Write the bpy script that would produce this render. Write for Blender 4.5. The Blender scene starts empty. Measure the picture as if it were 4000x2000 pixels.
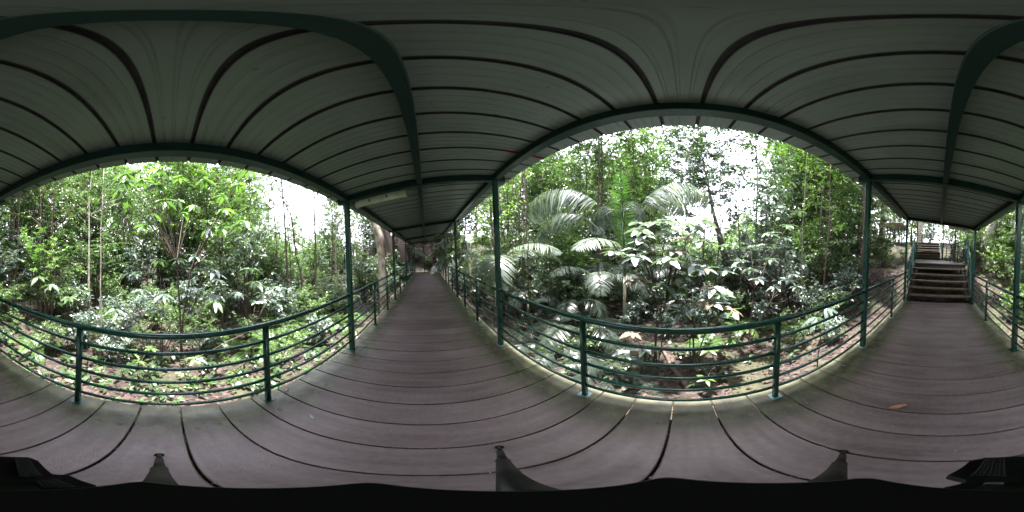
import bpy, math, random
import numpy as np
from mathutils import Vector, Matrix
R = math.radians
rng = np.random.default_rng(7); random.seed(7)
scene = bpy.context.scene
COL = scene.collection

# ------------------------------------------------------------------ camera
H = 1.64                                   # lens height above the deck
PSI, TILT, TAZ = 1665.9031, 0.0377, 634.9613   # yaw and lean of the tripod head
def ray(px, py):                           # direction seen at a point of the 360 degree photograph (4000 x 2000)
    a = px*2*math.pi/4000; e = (1000-py)*math.pi/2000
    d = np.array([math.cos(e)*math.cos(a), math.cos(e)*math.sin(a), math.sin(e)])
    A = TAZ*2*math.pi/4000
    u = np.array([math.cos(A), math.sin(A), 0]); k = np.cross([0, 0, 1], u)
    d = d*math.cos(-TILT)+np.cross(k, d)*math.sin(-TILT)+k*np.dot(k, d)*(1-math.cos(-TILT))
    az = math.atan2(d[1], d[0]); th = PSI*2*math.pi/4000-az; r = math.hypot(d[0], d[1])
    return np.array([r*math.cos(th), r*math.sin(th), d[2]])
def at(px, py, dist):                      # point at a horizontal distance
    d = ray(px, py); s = dist/math.hypot(d[0], d[1]); return d*s+np.array([0, 0, H])
cam = bpy.data.objects.new('camera', bpy.data.cameras.new('camera')); COL.objects.link(cam)
cam.data.type = 'PANO'; cam.data.panorama_type = 'EQUIRECTANGULAR'
cam.data.clip_start = 0.02; cam.data.clip_end = 2000
rt, up, fw = ray(3000, 1000), ray(2000, 0), ray(2000, 1000)
M = Matrix.Identity(4)
for i in range(3): M[i][0] = rt[i]; M[i][1] = up[i]; M[i][2] = -fw[i]
M[2][3] = H
cam.matrix_world = M
scene.camera = cam
# ------------------------------------------------------------------ sky, sun, exposure
SUN_EL, SUN_AZ = R(85.2), R(-80)
w = bpy.data.worlds.new('World'); scene.world = w; w.use_nodes = True
nt = w.node_tree; nt.nodes.clear()
sky = nt.nodes.new('ShaderNodeTexSky'); sky.sky_type = 'NISHITA'; sky.sun_disc = False
sky.sun_elevation = SUN_EL; sky.sun_rotation = R(90)-SUN_AZ; sky.air_density = 1.4; sky.dust_density = 4
sky.ozone_density = 1
mx = nt.nodes.new('ShaderNodeMix'); mx.data_type = 'RGBA'; mx.inputs[0].default_value = .62
mx.inputs['B'].default_value = (9.9, 9.5, 11.0, 1)      # bright thin cloud
bg = nt.nodes.new('ShaderNodeBackground'); bg.inputs['Strength'].default_value = 0.125
wo = nt.nodes.new('ShaderNodeOutputWorld')
nt.links.new(sky.outputs[0], mx.inputs['A']); nt.links.new(mx.outputs['Result'], bg.inputs['Color'])
nt.links.new(bg.outputs[0], wo.inputs[0])
sl = bpy.data.lights.new('sun', 'SUN'); sl.energy = 4.2; sl.angle = R(2.0); sl.color = (1, .97, .9)
so = bpy.data.objects.new('sun', sl); COL.objects.link(so)
sd = Vector((math.cos(SUN_EL)*math.cos(SUN_AZ), math.cos(SUN_EL)*math.sin(SUN_AZ), math.sin(SUN_EL)))
so.rotation_euler = sd.to_track_quat('Z', 'Y').to_euler(); so.location = sd*60
vs = scene.view_settings; vs.view_transform = 'Standard'; vs.look = 'None'; vs.gamma = 1
vs.exposure = 2.75
scene.cycles.max_bounces = 8; scene.cycles.diffuse_bounces = 5; scene.cycles.transparent_max_bounces = 4
scene.cycles.glossy_bounces = 3; scene.cycles.transmission_bounces = 4
scene.cycles.sample_clamp_indirect = 6

# ------------------------------------------------------------------ materials
def mat(name, base, rough=.6, metal=0, spec=.5, var=None, vscale=3, bump=0, bscale=60, detail=4):
    m = bpy.data.materials.new(name); m.use_nodes = True
    n = m.node_tree; b = n.nodes['Principled BSDF']
    b.inputs['Roughness'].default_value = rough; b.inputs['Metallic'].default_value = metal
    b.inputs['Specular IOR Level'].default_value = spec
    b.inputs['Base Color'].default_value = (*base, 1)
    geo = n.nodes.new('ShaderNodeNewGeometry')
    if var:
        nz = n.nodes.new('ShaderNodeTexNoise'); nz.inputs['Scale'].default_value = vscale; nz.inputs['Detail'].default_value = detail
        n.links.new(geo.outputs['Position'], nz.inputs['Vector'])
        cr = n.nodes.new('ShaderNodeValToRGB'); cr.color_ramp.elements[0].position = .35; cr.color_ramp.elements[1].position = .68
        cr.color_ramp.elements[0].color = (*base, 1); cr.color_ramp.elements[1].color = (*var, 1)
        n.links.new(nz.outputs['Fac'], cr.inputs[0]); n.links.new(cr.outputs[0], b.inputs['Base Color'])
    if bump:
        nb = n.nodes.new('ShaderNodeTexNoise'); nb.inputs['Scale'].default_value = bscale; nb.inputs['Detail'].default_value = 3
        n.links.new(geo.outputs['Position'], nb.inputs['Vector'])
        bp = n.nodes.new('ShaderNodeBump'); bp.inputs['Strength'].default_value = bump; bp.inputs['Distance'].default_value = .01
        n.links.new(nb.outputs['Fac'], bp.inputs['Height']); n.links.new(bp.outputs[0], b.inputs['Normal'])
    return m
def leaf_mat(name, c0, c1, c2, trans=.35, rough=.38, spec=.5):
    m = bpy.data.materials.new(name); m.use_nodes = True
    n = m.node_tree; b = n.nodes['Principled BSDF']; out = n.nodes['Material Output']
    at_ = n.nodes.new('ShaderNodeAttribute'); at_.attribute_name = 'tint'
    oi = n.nodes.new('ShaderNodeObjectInfo')
    mad = n.nodes.new('ShaderNodeMath'); mad.operation = 'MULTIPLY_ADD'; mad.inputs[1].default_value = .3
    n.links.new(oi.outputs['Random'], mad.inputs[0]); 
    sc = n.nodes.new('ShaderNodeMath'); sc.operation = 'MULTIPLY'; sc.inputs[1].default_value = .7
    n.links.new(at_.outputs['Fac'], sc.inputs[0]); n.links.new(sc.outputs[0], mad.inputs[2])
    cr = n.nodes.new('ShaderNodeValToRGB'); e = cr.color_ramp.elements
    e[0].position = .1; e[0].color = (*c0, 1); e[1].position = .92; e[1].color = (*c2, 1)
    k = e.new(.55); k.color = (*c1, 1)
    n.links.new(mad.outputs[0], cr.inputs[0]); n.links.new(cr.outputs[0], b.inputs['Base Color'])
    b.inputs['Roughness'].default_value = rough; b.inputs['Specular IOR Level'].default_value = spec
    tr = n.nodes.new('ShaderNodeBsdfTranslucent')
    hs = n.nodes.new('ShaderNodeMix'); hs.data_type = 'RGBA'; hs.blend_type = 'MULTIPLY'; hs.inputs[0].default_value = 1
    hs.inputs['B'].default_value = (1.7, 2.1, .85, 1)
    n.links.new(cr.outputs[0], hs.inputs['A']); n.links.new(hs.outputs['Result'], tr.inputs['Color'])
    ms = n.nodes.new('ShaderNodeMixShader'); ms.inputs[0].default_value = trans
    n.links.new(b.outputs[0], ms.inputs[1]); n.links.new(tr.outputs[0], ms.inputs[2]); n.links.new(ms.outputs[0], out.inputs[0])
    return m
MT = {}
def overlay(m, col, scale, lo, hi, stretch=(1, 1, 1), fac=.8, rough=None):
    """add stains of their own colour over a material"""
    n = m.node_tree; b = n.nodes['Principled BSDF']; geo = n.nodes.new('ShaderNodeNewGeometry')
    mp = n.nodes.new('ShaderNodeMapping'); mp.inputs['Scale'].default_value = stretch; n.links.new(geo.outputs['Position'], mp.inputs[0])
    z = n.nodes.new('ShaderNodeTexNoise'); z.inputs['Scale'].default_value = scale; z.inputs['Detail'].default_value = 5; n.links.new(mp.outputs[0], z.inputs['Vector'])
    mr = n.nodes.new('ShaderNodeMapRange'); mr.inputs['From Min'].default_value = lo; mr.inputs['From Max'].default_value = hi; mr.inputs['To Max'].default_value = fac
    n.links.new(z.outputs['Fac'], mr.inputs['Value'])
    mi = n.nodes.new('ShaderNodeMix'); mi.data_type = 'RGBA'; mi.inputs['B'].default_value = (*col, 1); n.links.new(mr.outputs[0], mi.inputs[0])
    src = b.inputs['Base Color'].links[0].from_socket; n.links.new(src, mi.inputs['A']); n.links.new(mi.outputs['Result'], b.inputs['Base Color'])
MT['green'] = mat('green_paint', (.006, .058, .052), .2, spec=.7, var=(.010, .072, .064), vscale=5, bump=.12, bscale=140)
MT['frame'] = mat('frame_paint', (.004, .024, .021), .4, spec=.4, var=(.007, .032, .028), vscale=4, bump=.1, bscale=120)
MT['roof'] = mat('roof_metal', (.165, .195, .185), .5, 0, .35, var=(.20, .23, .22), vscale=1.7, bump=.06, bscale=30)
MT['rib'] = mat('rib_shade', (.05, .045, .05), .7, 0, .2, var=(.07, .064, .068), vscale=6)
MT['red'] = mat('red_tape', (.35, .03, .03), .5)
MT['steel'] = mat('bare_steel', (.25, .4, .45), .4, .3)
MT['lampw'] = mat('lamp_housing', (.55, .54, .48), .5, var=(.38, .36, .28), vscale=9)
MT['lampc'] = mat('lamp_cover', (.62, .64, .58), .25, var=(.5, .5, .42), vscale=7)
MT['dark'] = mat('dark_spot', (.03, .028, .025), .8)
MT['bark'] = mat('brown_bark', (.075, .050, .042), .85, var=(.13, .095, .08), vscale=9, bump=.8, bscale=45)
MT['redbark'] = mat('reddish_bark', (.085, .042, .035), .85, var=(.14, .085, .07), vscale=9, bump=.6, bscale=60)
MT['palebark'] = mat('pale_bark', (.30, .23, .17), .85, var=(.58, .52, .44), vscale=5, bump=.8, bscale=25)
MT['whitebark'] = mat('white_bark', (.26, .22, .18), .8, var=(.5, .46, .4), vscale=5, bump=.6, bscale=25)
MT['greystem'] = mat('grey_stem', (.2, .18, .13), .8, var=(.3, .28, .2), vscale=9)
MT['leafA'] = leaf_mat('leaf_mid_green', (.035, .065, .03), (.068, .115, .048), (.15, .215, .08), .32, rough=.3, spec=.8)
MT['leafB'] = leaf_mat('leaf_fresh_green', (.05, .10, .03), (.095, .165, .05), (.20, .27, .085), .38, rough=.33, spec=.7)
MT['leafC'] = leaf_mat('leaf_grey_green', (.055, .085, .07), (.10, .14, .12), (.17, .21, .18), .16, rough=.28, spec=.9)
MT['leafD'] = leaf_mat('leaf_dark_green', (.025, .045, .028), (.045, .08, .04), (.09, .14, .06), .3, rough=.3, spec=.8)
MT['leafE'] = leaf_mat('leaf_browned', (.10, .075, .062), (.17, .125, .10), (.15, .14, .10), .12, rough=.4)
MT['palm'] = leaf_mat('palm_leaf', (.10, .13, .11), (.16, .19, .165), (.23, .26, .22), .22, rough=.25, spec=1.0)
MT['palmg'] = leaf_mat('palm_leaf_green', (.025, .055, .022), (.045, .09, .03), (.08, .14, .04), .4, rough=.35)
MT['palmd'] = leaf_mat('dark_palm_leaf', (.03, .045, .035), (.055, .075, .06), (.11, .12, .08), .2, rough=.28, spec=.9)
MT['bigleaf'] = leaf_mat('big_pale_leaf', (.17, .22, .21), (.27, .32, .32), (.36, .39, .39), .1, rough=.32, spec=.9)
MT['litter'] = leaf_mat('dead_leaf', (.022, .014, .011), (.055, .032, .025), (.15, .10, .08), .1, rough=.6)
MT['fallen'] = mat('fallen_leaf_orange', (.42, .20, .12), .6, var=(.30, .13, .08), vscale=30)
MT['black'] = mat('black_plastic', (.0025, .0025, .003), .5, spec=.25)
MT['mesh'] = mat('black_mesh', (.02, .022, .026), .5)
MT['leg'] = mat('tripod_leg', (.006, .005, .006), .5)
MT['chrome'] = mat('bright_clip', (.5, .55, .7), .15, .9)
MT['joist'] = mat('joist_steel', (.05, .06, .055), .7)
MT['pink'] = mat('screw_plug', (.24, .155, .14), .8)

overlay(MT['green'], (.10, .06, .035), 38, .68, .74, fac=.7); overlay(MT['green'], (.09, .13, .11), 14, .62, .75, fac=.35)
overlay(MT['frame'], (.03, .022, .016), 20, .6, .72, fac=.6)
overlay(MT['roof'], (.10, .115, .095), 1.6, .52, .72, (2.2, .35, 1), .6); overlay(MT['roof'], (.06, .075, .055), 17, .70, .76, fac=.6); overlay(MT['roof'], (.30, .21, .05), 4.5, .76, .80, fac=.5)
overlay(MT['palebark'], (.12, .09, .06), 3, .5, .62, (1, 1, .4), .8)
def deck_mat():
    m = bpy.data.materials.new('deck_board'); m.use_nodes = True; n = m.node_tree; b = n.nodes['Principled BSDF']
    geo = n.nodes.new('ShaderNodeNewGeometry'); sp = n.nodes.new('ShaderNodeSeparateXYZ'); n.links.new(geo.outputs['Position'], sp.inputs[0])
    def math_(op, a, b_=None, c=None):
        k = n.nodes.new('ShaderNodeMath'); k.operation = op
        for i, v in enumerate((a, b_, c)):
            if v is None: continue
            if isinstance(v, (int, float)): k.inputs[i].default_value = v
            else: n.links.new(v, k.inputs[i])
        return k.outputs[0]
    def noise(s, d=4, dim=None):
        z = n.nodes.new('ShaderNodeTexNoise'); z.inputs['Scale'].default_value = s; z.inputs['Detail'].default_value = d
        n.links.new(dim or geo.outputs['Position'], z.inputs['Vector']); return z.outputs['Fac']
    mp = n.nodes.new('ShaderNodeMapping'); mp.inputs['Scale'].default_value = (6, .7, 1); n.links.new(geo.outputs['Position'], mp.inputs[0])
    oi = n.nodes.new('ShaderNodeObjectInfo')
    base = n.nodes.new('ShaderNodeValToRGB'); e = base.color_ramp.elements
    e[0].position = .3; e[0].color = (.090, .066, .066, 1); e[1].position = .74; e[1].color = (.205, .157, .163, 1)
    v = math_('ADD', math_('MULTIPLY', noise(2.2, 6, mp.outputs[0]), .7), math_('MULTIPLY', noise(1.3, 5), .5)); v = math_('ADD', v, math_('MULTIPLY', math_('SUBTRACT', noise(26, 4), .5), .35)); v = math_('SUBTRACT', v, .07)
    v = math_('ADD', v, math_('MULTIPLY', math_('SUBTRACT', oi.outputs['Random'], .6), .16))
    n.links.new(v, base.inputs[0])
    # moss and dirt along both board ends
    yy = math_('ABSOLUTE', math_('SUBTRACT', sp.outputs['Y'], .06))
    edge = n.nodes.new('ShaderNodeMapRange'); edge.inputs['From Min'].default_value = .74; edge.inputs['From Max'].default_value = 1.02
    n.links.new(math_('ADD', yy, math_('MULTIPLY', math_('SUBTRACT', noise(3.5, 4), .5), .55)), edge.inputs['Value'])
    mossc = n.nodes.new('ShaderNodeValToRGB'); e = mossc.color_ramp.elements
    e[0].position = .38; e[0].color = (.045, .048, .028, 1); e[1].position = .68; e[1].color = (.135, .145, .085, 1)
    n.links.new(noise(7, 5), mossc.inputs[0])
    mixm = n.nodes.new('ShaderNodeMix'); mixm.data_type = 'RGBA'
    n.links.new(math_('MULTIPLY', edge.outputs[0], .85), mixm.inputs[0]); n.links.new(base.outputs[0], mixm.inputs['A']); n.links.new(mossc.outputs[0], mixm.inputs['B'])
    # pale specks
    sv = n.nodes.new('ShaderNodeTexVoronoi'); sv.inputs['Scale'].default_value = 9; n.links.new(geo.outputs['Position'], sv.inputs['Vector'])
    spk = math_('MULTIPLY', math_('LESS_THAN', sv.outputs['Distance'], .035), math_('GREATER_THAN', noise(40, 1), .5))
    mixs = n.nodes.new('ShaderNodeMix'); mixs.data_type = 'RGBA'; mixs.inputs['B'].default_value = (.42, .42, .4, 1)
    n.links.new(spk, mixs.inputs[0]); n.links.new(mixm.outputs['Result'], mixs.inputs['A'])
    n.links.new(mixs.outputs['Result'], b.inputs['Base Color'])
    n.links.new(math_('ADD', math_('MULTIPLY', noise(3.1, 4), .35), .22), b.inputs['Roughness']); b.inputs['Specular IOR Level'].default_value = .6
    bp = n.nodes.new('ShaderNodeBump'); bp.inputs['Strength'].default_value = .35; bp.inputs['Distance'].default_value = .004
    n.links.new(math_('ADD', noise(90, 3), noise(12, 3)), bp.inputs['Height']); n.links.new(bp.outputs[0], b.inputs['Normal'])
    return m
MT['deck'] = deck_mat()
MT['tread'] = mat('stair_tread', (.10, .068, .052), .6, var=(.20, .15, .115), vscale=7, bump=.3, bscale=60)
def ground_mat():
    m = bpy.data.materials.new('forest_floor'); m.use_nodes = True; n = m.node_tree; b = n.nodes['Principled BSDF']
    geo = n.nodes.new('ShaderNodeNewGeometry')
    v = n.nodes.new('ShaderNodeTexVoronoi'); v.inputs['Scale'].default_value = 16; n.links.new(geo.outputs['Position'], v.inputs['Vector'])
    z = n.nodes.new('ShaderNodeTexNoise'); z.inputs['Scale'].default_value = 1.3; z.inputs['Detail'].default_value = 6; n.links.new(geo.outputs['Position'], z.inputs['Vector'])
    cr = n.nodes.new('ShaderNodeValToRGB'); e = cr.color_ramp.elements
    e[0].position = .1; e[0].color = (.016, .012, .011, 1); e[1].position = .95; e[1].color = (.085, .056, .048, 1)
    k = e.new(.5); k.color = (.036, .024, .021, 1)
    sep = n.nodes.new('ShaderNodeSeparateColor'); n.links.new(v.outputs['Color'], sep.inputs[0]); n.links.new(sep.outputs[0], cr.inputs[0])
    g = n.nodes.new('ShaderNodeValToRGB'); e = g.color_ramp.elements; e[0].position = .5; e[0].color = (0, 0, 0, 1); e[1].position = .62; e[1].color = (.6, .6, .6, 1)
    n.links.new(z.outputs['Fac'], g.inputs[0])
    mi = n.nodes.new('ShaderNodeMix'); mi.data_type = 'RGBA'; mi.inputs['B'].default_value = (.05, .06, .025, 1)
    n.links.new(g.outputs[0], mi.inputs[0]); n.links.new(cr.outputs[0], mi.inputs['A']); n.links.new(mi.outputs['Result'], b.inputs['Base Color'])
    b.inputs['Roughness'].default_value = .85
    bp = n.nodes.new('ShaderNodeBump'); bp.inputs['Distance'].default_value = .03; n.links.new(v.outputs['Distance'], bp.inputs['Height']); n.links.new(bp.outputs[0], b.inputs['Normal'])
    return m
MT['ground'] = ground_mat()

# ------------------------------------------------------------------ helpers
def tag(o, label=None, cat=None, group=None, kind=None):
    if label: o['label'] = label
    if cat: o['category'] = cat
    if group: o['group'] = group
    if kind: o['kind'] = kind
    return o
def empty(name, loc=(0, 0, 0), label=None, cat=None, group=None, rz=0, sc=1):
    o = bpy.data.objects.new(name, None); COL.objects.link(o); o.location = loc; o.rotation_euler = (0, 0, rz)
    o.scale = (sc, sc, sc) if not hasattr(sc, '__len__') else sc
    o.empty_display_size = .1
    return tag(o, label, cat, group)
def link(name, me, parent=None, loc=None, rot=None, sc=None):
    o = bpy.data.objects.new(name, me); COL.objects.link(o)
    if parent: o.parent = parent
    if loc is not None: o.location = loc
    if rot is not None: o.rotation_euler = rot
    if sc is not None: o.scale = (sc, sc, sc) if not hasattr(sc, '__len__') else sc
    return o
class MB:
    def __init__(s): s.v = []; s.f = []
    def box(s, a, b):
        i = len(s.v); (x0, y0, z0), (x1, y1, z1) = a, b
        s.v += [(x0,y0,z0),(x1,y0,z0),(x1,y1,z0),(x0,y1,z0),(x0,y0,z1),(x1,y0,z1),(x1,y1,z1),(x0,y1,z1)]
        s.f += [tuple(i+k for k in q) for q in ((0,3,2,1),(4,5,6,7),(0,1,5,4),(1,2,6,5),(2,3,7,6),(3,0,4,7))]
        return s
    def bar(s, p, q, wd, ht, up=(0, 0, 1), bev=0.0):   # rectangular bar from p to q (centre line), chamfered
        p, q = Vector(p), Vector(q); d = (q-p).normalized(); r = d.cross(Vector(up)).normalized(); u = r.cross(d)
        c = bev; W, T = wd/2, ht/2
        prof = [(-W, -T), (W, -T), (W, T), (-W, T)] if c <= 0 else [(-W+c,-T),(W-c,-T),(W,-T+c),(W,T-c),(W-c,T),(-W+c,T),(-W,T-c),(-W,-T+c)]
        i = len(s.v); n = len(prof)
        for e in (p, q):
            for a, b in prof: s.v.append(tuple(e+r*a+u*b))
        s.f.append(tuple(i+k for k in range(n))); s.f.append(tuple(i+n+k for k in reversed(range(n))))
        for k in range(n): s.f.append((i+k, i+n+k, i+n+(k+1) % n, i+(k+1) % n))
        return s
    def tube(s, pts, rad, n=8, caps=True):
        pts = [Vector(p) for p in pts]; i0 = len(s.v)
        if not hasattr(rad, '__len__'): rad = [rad]*len(pts)
        ref = Vector((0, 0, 1)) if abs((pts[-1]-pts[0]).normalized().z) < .9 else Vector((1, 0, 0))
        for k, p in enumerate(pts):
            d = (pts[min(k+1, len(pts)-1)]-pts[max(k-1, 0)]).normalized(); r = d.cross(ref).normalized(); u = r.cross(d)
            for j in range(n):
                a = 2*math.pi*j/n; s.v.append(tuple(p+(r*math.cos(a)+u*math.sin(a))*rad[k]))
        for k in range(len(pts)-1):
            for j in range(n):
                a = i0+k*n+j; b = i0+k*n+(j+1) % n; s.f.append((a, b, b+n, a+n))
        if caps:
            s.f.append(tuple(i0+j for j in reversed(range(n)))); s.f.append(tuple(i0+(len(pts)-1)*n+j for j in range(n)))
        return s
    def mesh(s, name, m, smooth=False):
        me = bpy.data.meshes.new(name); me.from_pydata([tuple(float(c) for c in v) for v in s.v], [], s.f); me.materials.append(MT[m]); 
        if smooth: me.shade_smooth()
        me.update(); return me
    def build(s, name, m, parent=None, smooth=False, **k): return link(name, s.mesh(name, m, smooth), parent, **k)

def tri_mesh(name, V, F, tint, m, smooth=True):
    me = bpy.data.meshes.new(name); V = np.asarray(V, np.float32); F = np.asarray(F, np.int32)
    me.vertices.add(len(V)); me.vertices.foreach_set('co', V.ravel())
    me.loops.add(F.size); me.loops.foreach_set('vertex_index', F.ravel())
    me.polygons.add(len(F)); me.polygons.foreach_set('loop_start', np.arange(0, F.size, 3, dtype=np.int32))
    me.polygons.foreach_set('loop_total', np.full(len(F), 3, np.int32))
    if smooth: me.polygons.foreach_set('use_smooth', np.ones(len(F), bool))
    a = me.attributes.new('tint', 'FLOAT', 'POINT'); a.data.foreach_set('value', np.asarray(tint, np.float32))
    me.materials.append(MT[m]); me.update(calc_edges=True); return me
T_SIMPLE = (np.array([(0,0,0),(.42,.5,.07),(1,0,-.10),(.42,-.5,.07)]), np.array([(0,2,1),(0,3,2)]))
T_OVATE = (np.array([(0,0,0),(.22,.36,.04),(.58,.47,.0),(1,0,-.22),(.58,-.47,.0),(.22,-.36,.04),(.22,0,-.02),(.58,0,-.07),(.85,.2,-.12),(.85,-.2,-.12)]),
           np.array([(0,6,1),(0,5,6),(6,7,1),(7,2,1),(5,7,6),(5,4,7),(7,8,2),(7,3,8),(4,9,7),(9,3,7)]))
T_LANCE = (np.array([(0,0,0),(.33,.5,.03),(.33,-.5,.03),(.7,.36,-.12),(.7,-.36,-.12),(1,0,-.34)]), np.array([(0,2,1),(1,2,4),(1,4,3),(3,4,5)]))
def norm(a): return a/np.maximum(np.linalg.norm(a, axis=-1, keepdims=True), 1e-9)
def leaves(P, D, N, L, W, tpl, tint=None):
    """arrays of leaves -> V, F, tint"""
    P = np.asarray(P, float); D = norm(np.asarray(D, float)); S = norm(np.cross(D, N)); N = np.cross(S, D)
    tv, tf = tpl; n = len(P); L = np.broadcast_to(L, (n,))[:, None, None]; W = np.broadcast_to(W, (n,))[:, None, None]
    V = P[:, None]+D[:, None]*tv[None, :, 0:1]*L+S[:, None]*tv[None, :, 1:2]*W+N[:, None]*tv[None, :, 2:3]*L
    F = tf[None]+(np.arange(n)*len(tv))[:, None, None]
    if tint is None: tint = rng.random(n)
    return V.reshape(-1, 3), F.reshape(-1, 3), np.repeat(tint, len(tv))
def rand_dir(n, zlo=-1, zhi=1):
    z = rng.uniform(zlo, zhi, n); a = rng.uniform(0, 2*np.pi, n); r = np.sqrt(1-z*z); return np.stack([r*np.cos(a), r*np.sin(a), z], 1)

# ------------------------------------------------------------------ plant models
def make_tree(Ht, r0, lo=.3, nb=18, bl=1.0, twigs=7, per=9, L=.1, asp=.42, tpl=T_SIMPLE, leafm='leafA', barkm='bark', lean=(0, 0), wob=.05, up=.5, droop=.3, sides=7, spread=1.0, top=1.0, limb=.3):
    """trunk mesh with limbs, crown mesh of leaves on twigs"""
    nseg = 9; ts = np.linspace(0, 1, nseg)
    wx = np.cumsum(rng.normal(0, wob, nseg))*Ht/nseg*2; wy = np.cumsum(rng.normal(0, wob, nseg))*Ht/nseg*2
    path = np.stack([lean[0]*Ht*ts**1.3+wx-wx[0], lean[1]*Ht*ts**1.3+wy-wy[0], Ht*ts-.15*(ts == 0)], 1)
    rad = r0*(1-.78*ts); rad[0] *= 1.5; rad[1] *= 1.06
    tb = MB(); tb.tube(path, list(rad), sides)
    P = []; D = []; N = []; TI = []; TW = MB()
    for i in range(nb):
        t = lo+(1-lo)*(i+rng.random())/nb
        base = np.array([np.interp(t, ts, path[:, k]) for k in range(3)])
        az = i*2.4+rng.normal(0, .5); el = up+rng.normal(0, .25)
        l = bl*(1-.5*abs(t-.55)/.5)*rng.uniform(.6, 1.25)*(top if t > .8 else 1)
        d = np.array([math.cos(az)*math.cos(el), math.sin(az)*math.cos(el), math.sin(el)])
        pts = [base]
        for k in range(4):
            d = norm(d+rng.normal(0, .16, 3)+np.array([0, 0, -.05*droop])); pts.append(pts[-1]+d*l/4)
        rb = max(.004, np.interp(t, ts, rad)*limb)
        tb.tube(pts, list(np.linspace(rb, .003, 5)), 4, caps=False)
        pts = np.array(pts); bt = rng.random()*.45
        for j in range(twigs):
            s = (.25+.75*(j+rng.random())/twigs)*4; q = np.array([np.interp(s, range(5), pts[:, k]) for k in range(3)])
            td = norm(d+rng.normal(0, .75, 3)*spread+np.array([0, 0, .1])); tl = l*rng.uniform(.18, .4)
            TW.tube([q, q+td*tl+np.array([0, 0, -.03*droop])], [.004, .002], 3, caps=False)
            u = (np.arange(per)+rng.random(per))/per
            pp = q+td*tl*u[:, None]; sd = rand_dir(per, -.6, .5)
            dd = norm(td*.45+sd+np.array([0, 0, -droop]))
            P.append(pp); D.append(dd); N.append(norm(np.array([0, 0, 1.0])+rng.normal(0, .45, (per, 3)))); TI.append(np.clip(bt+rng.random(per)*.6, 0, 1))
    P = np.concatenate(P); D = np.concatenate(D); N = np.concatenate(N); TI = np.concatenate(TI)
    Ls = L*rng.uniform(.6, 1.25, len(P)); V, F, ti = leaves(P, D, N, Ls, Ls*asp, tpl, TI)
    tb.v += TW.v and [tuple(v) for v in TW.v]; off = len(tb.v)-len(TW.v); tb.f += [tuple(a+off for a in f) for f in TW.f]
    return tb.mesh('trunk', barkm, True), tri_mesh('crown', V, F, ti, leafm)
def make_shrub(Ht, rad, stems=7, n=900, L=.09, asp=.42, tpl=T_SIMPLE, leafm='leafA', barkm='bark'):
    sb = MB(); P = []; D = []; N = []; TI = []
    per = n//(stems*8)
    for i in range(stems):
        a = i*2.4+rng.random(); r = rad*rng.uniform(.25, 1); h = Ht*rng.uniform(.55, 1.05)
        tip = np.array([math.cos(a)*r, math.sin(a)*r, h]); mid = tip*np.array([.35, .35, .5])+rng.normal(0, .06, 3)
        sb.tube([(0, 0, -.15), mid, tip], [.011*Ht+.003, .007*Ht+.002, .002], 4, caps=False)
        bt = rng.random()*.5
        for j in range(8):
            t = .2+.8*(j+rng.random())/8; q = mid*(1-t)+tip*t if t > .3 else mid*(.5+t)
            td = rand_dir(1, -.2, .8)[0]; tl = rad*rng.uniform(.25, .55)
            sb.tube([q, q+td*tl], [.003, .0015], 3, caps=False)
            u = rng.random(per); P.append(q+td*tl*u[:, None]); D.append(norm(td*.5+rand_dir(per, -.6, .5)+np.array([0, 0, -.15])))
            N.append(norm(np.array([0, 0, 1.])+rng.normal(0, .4, (per, 3)))); TI.append(np.clip(bt+rng.random(per)*.55, 0, 1))
    P = np.concatenate(P); P[:, 2] = np.maximum(P[:, 2], .03)
    Ls = L*rng.uniform(.6, 1.25, len(P)); V, F, ti = leaves(P, np.concatenate(D), np.concatenate(N), Ls, Ls*asp, tpl, np.concatenate(TI))
    return sb.mesh('branches', barkm, True), tri_mesh('foliage', V, F, ti, leafm)
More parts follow.
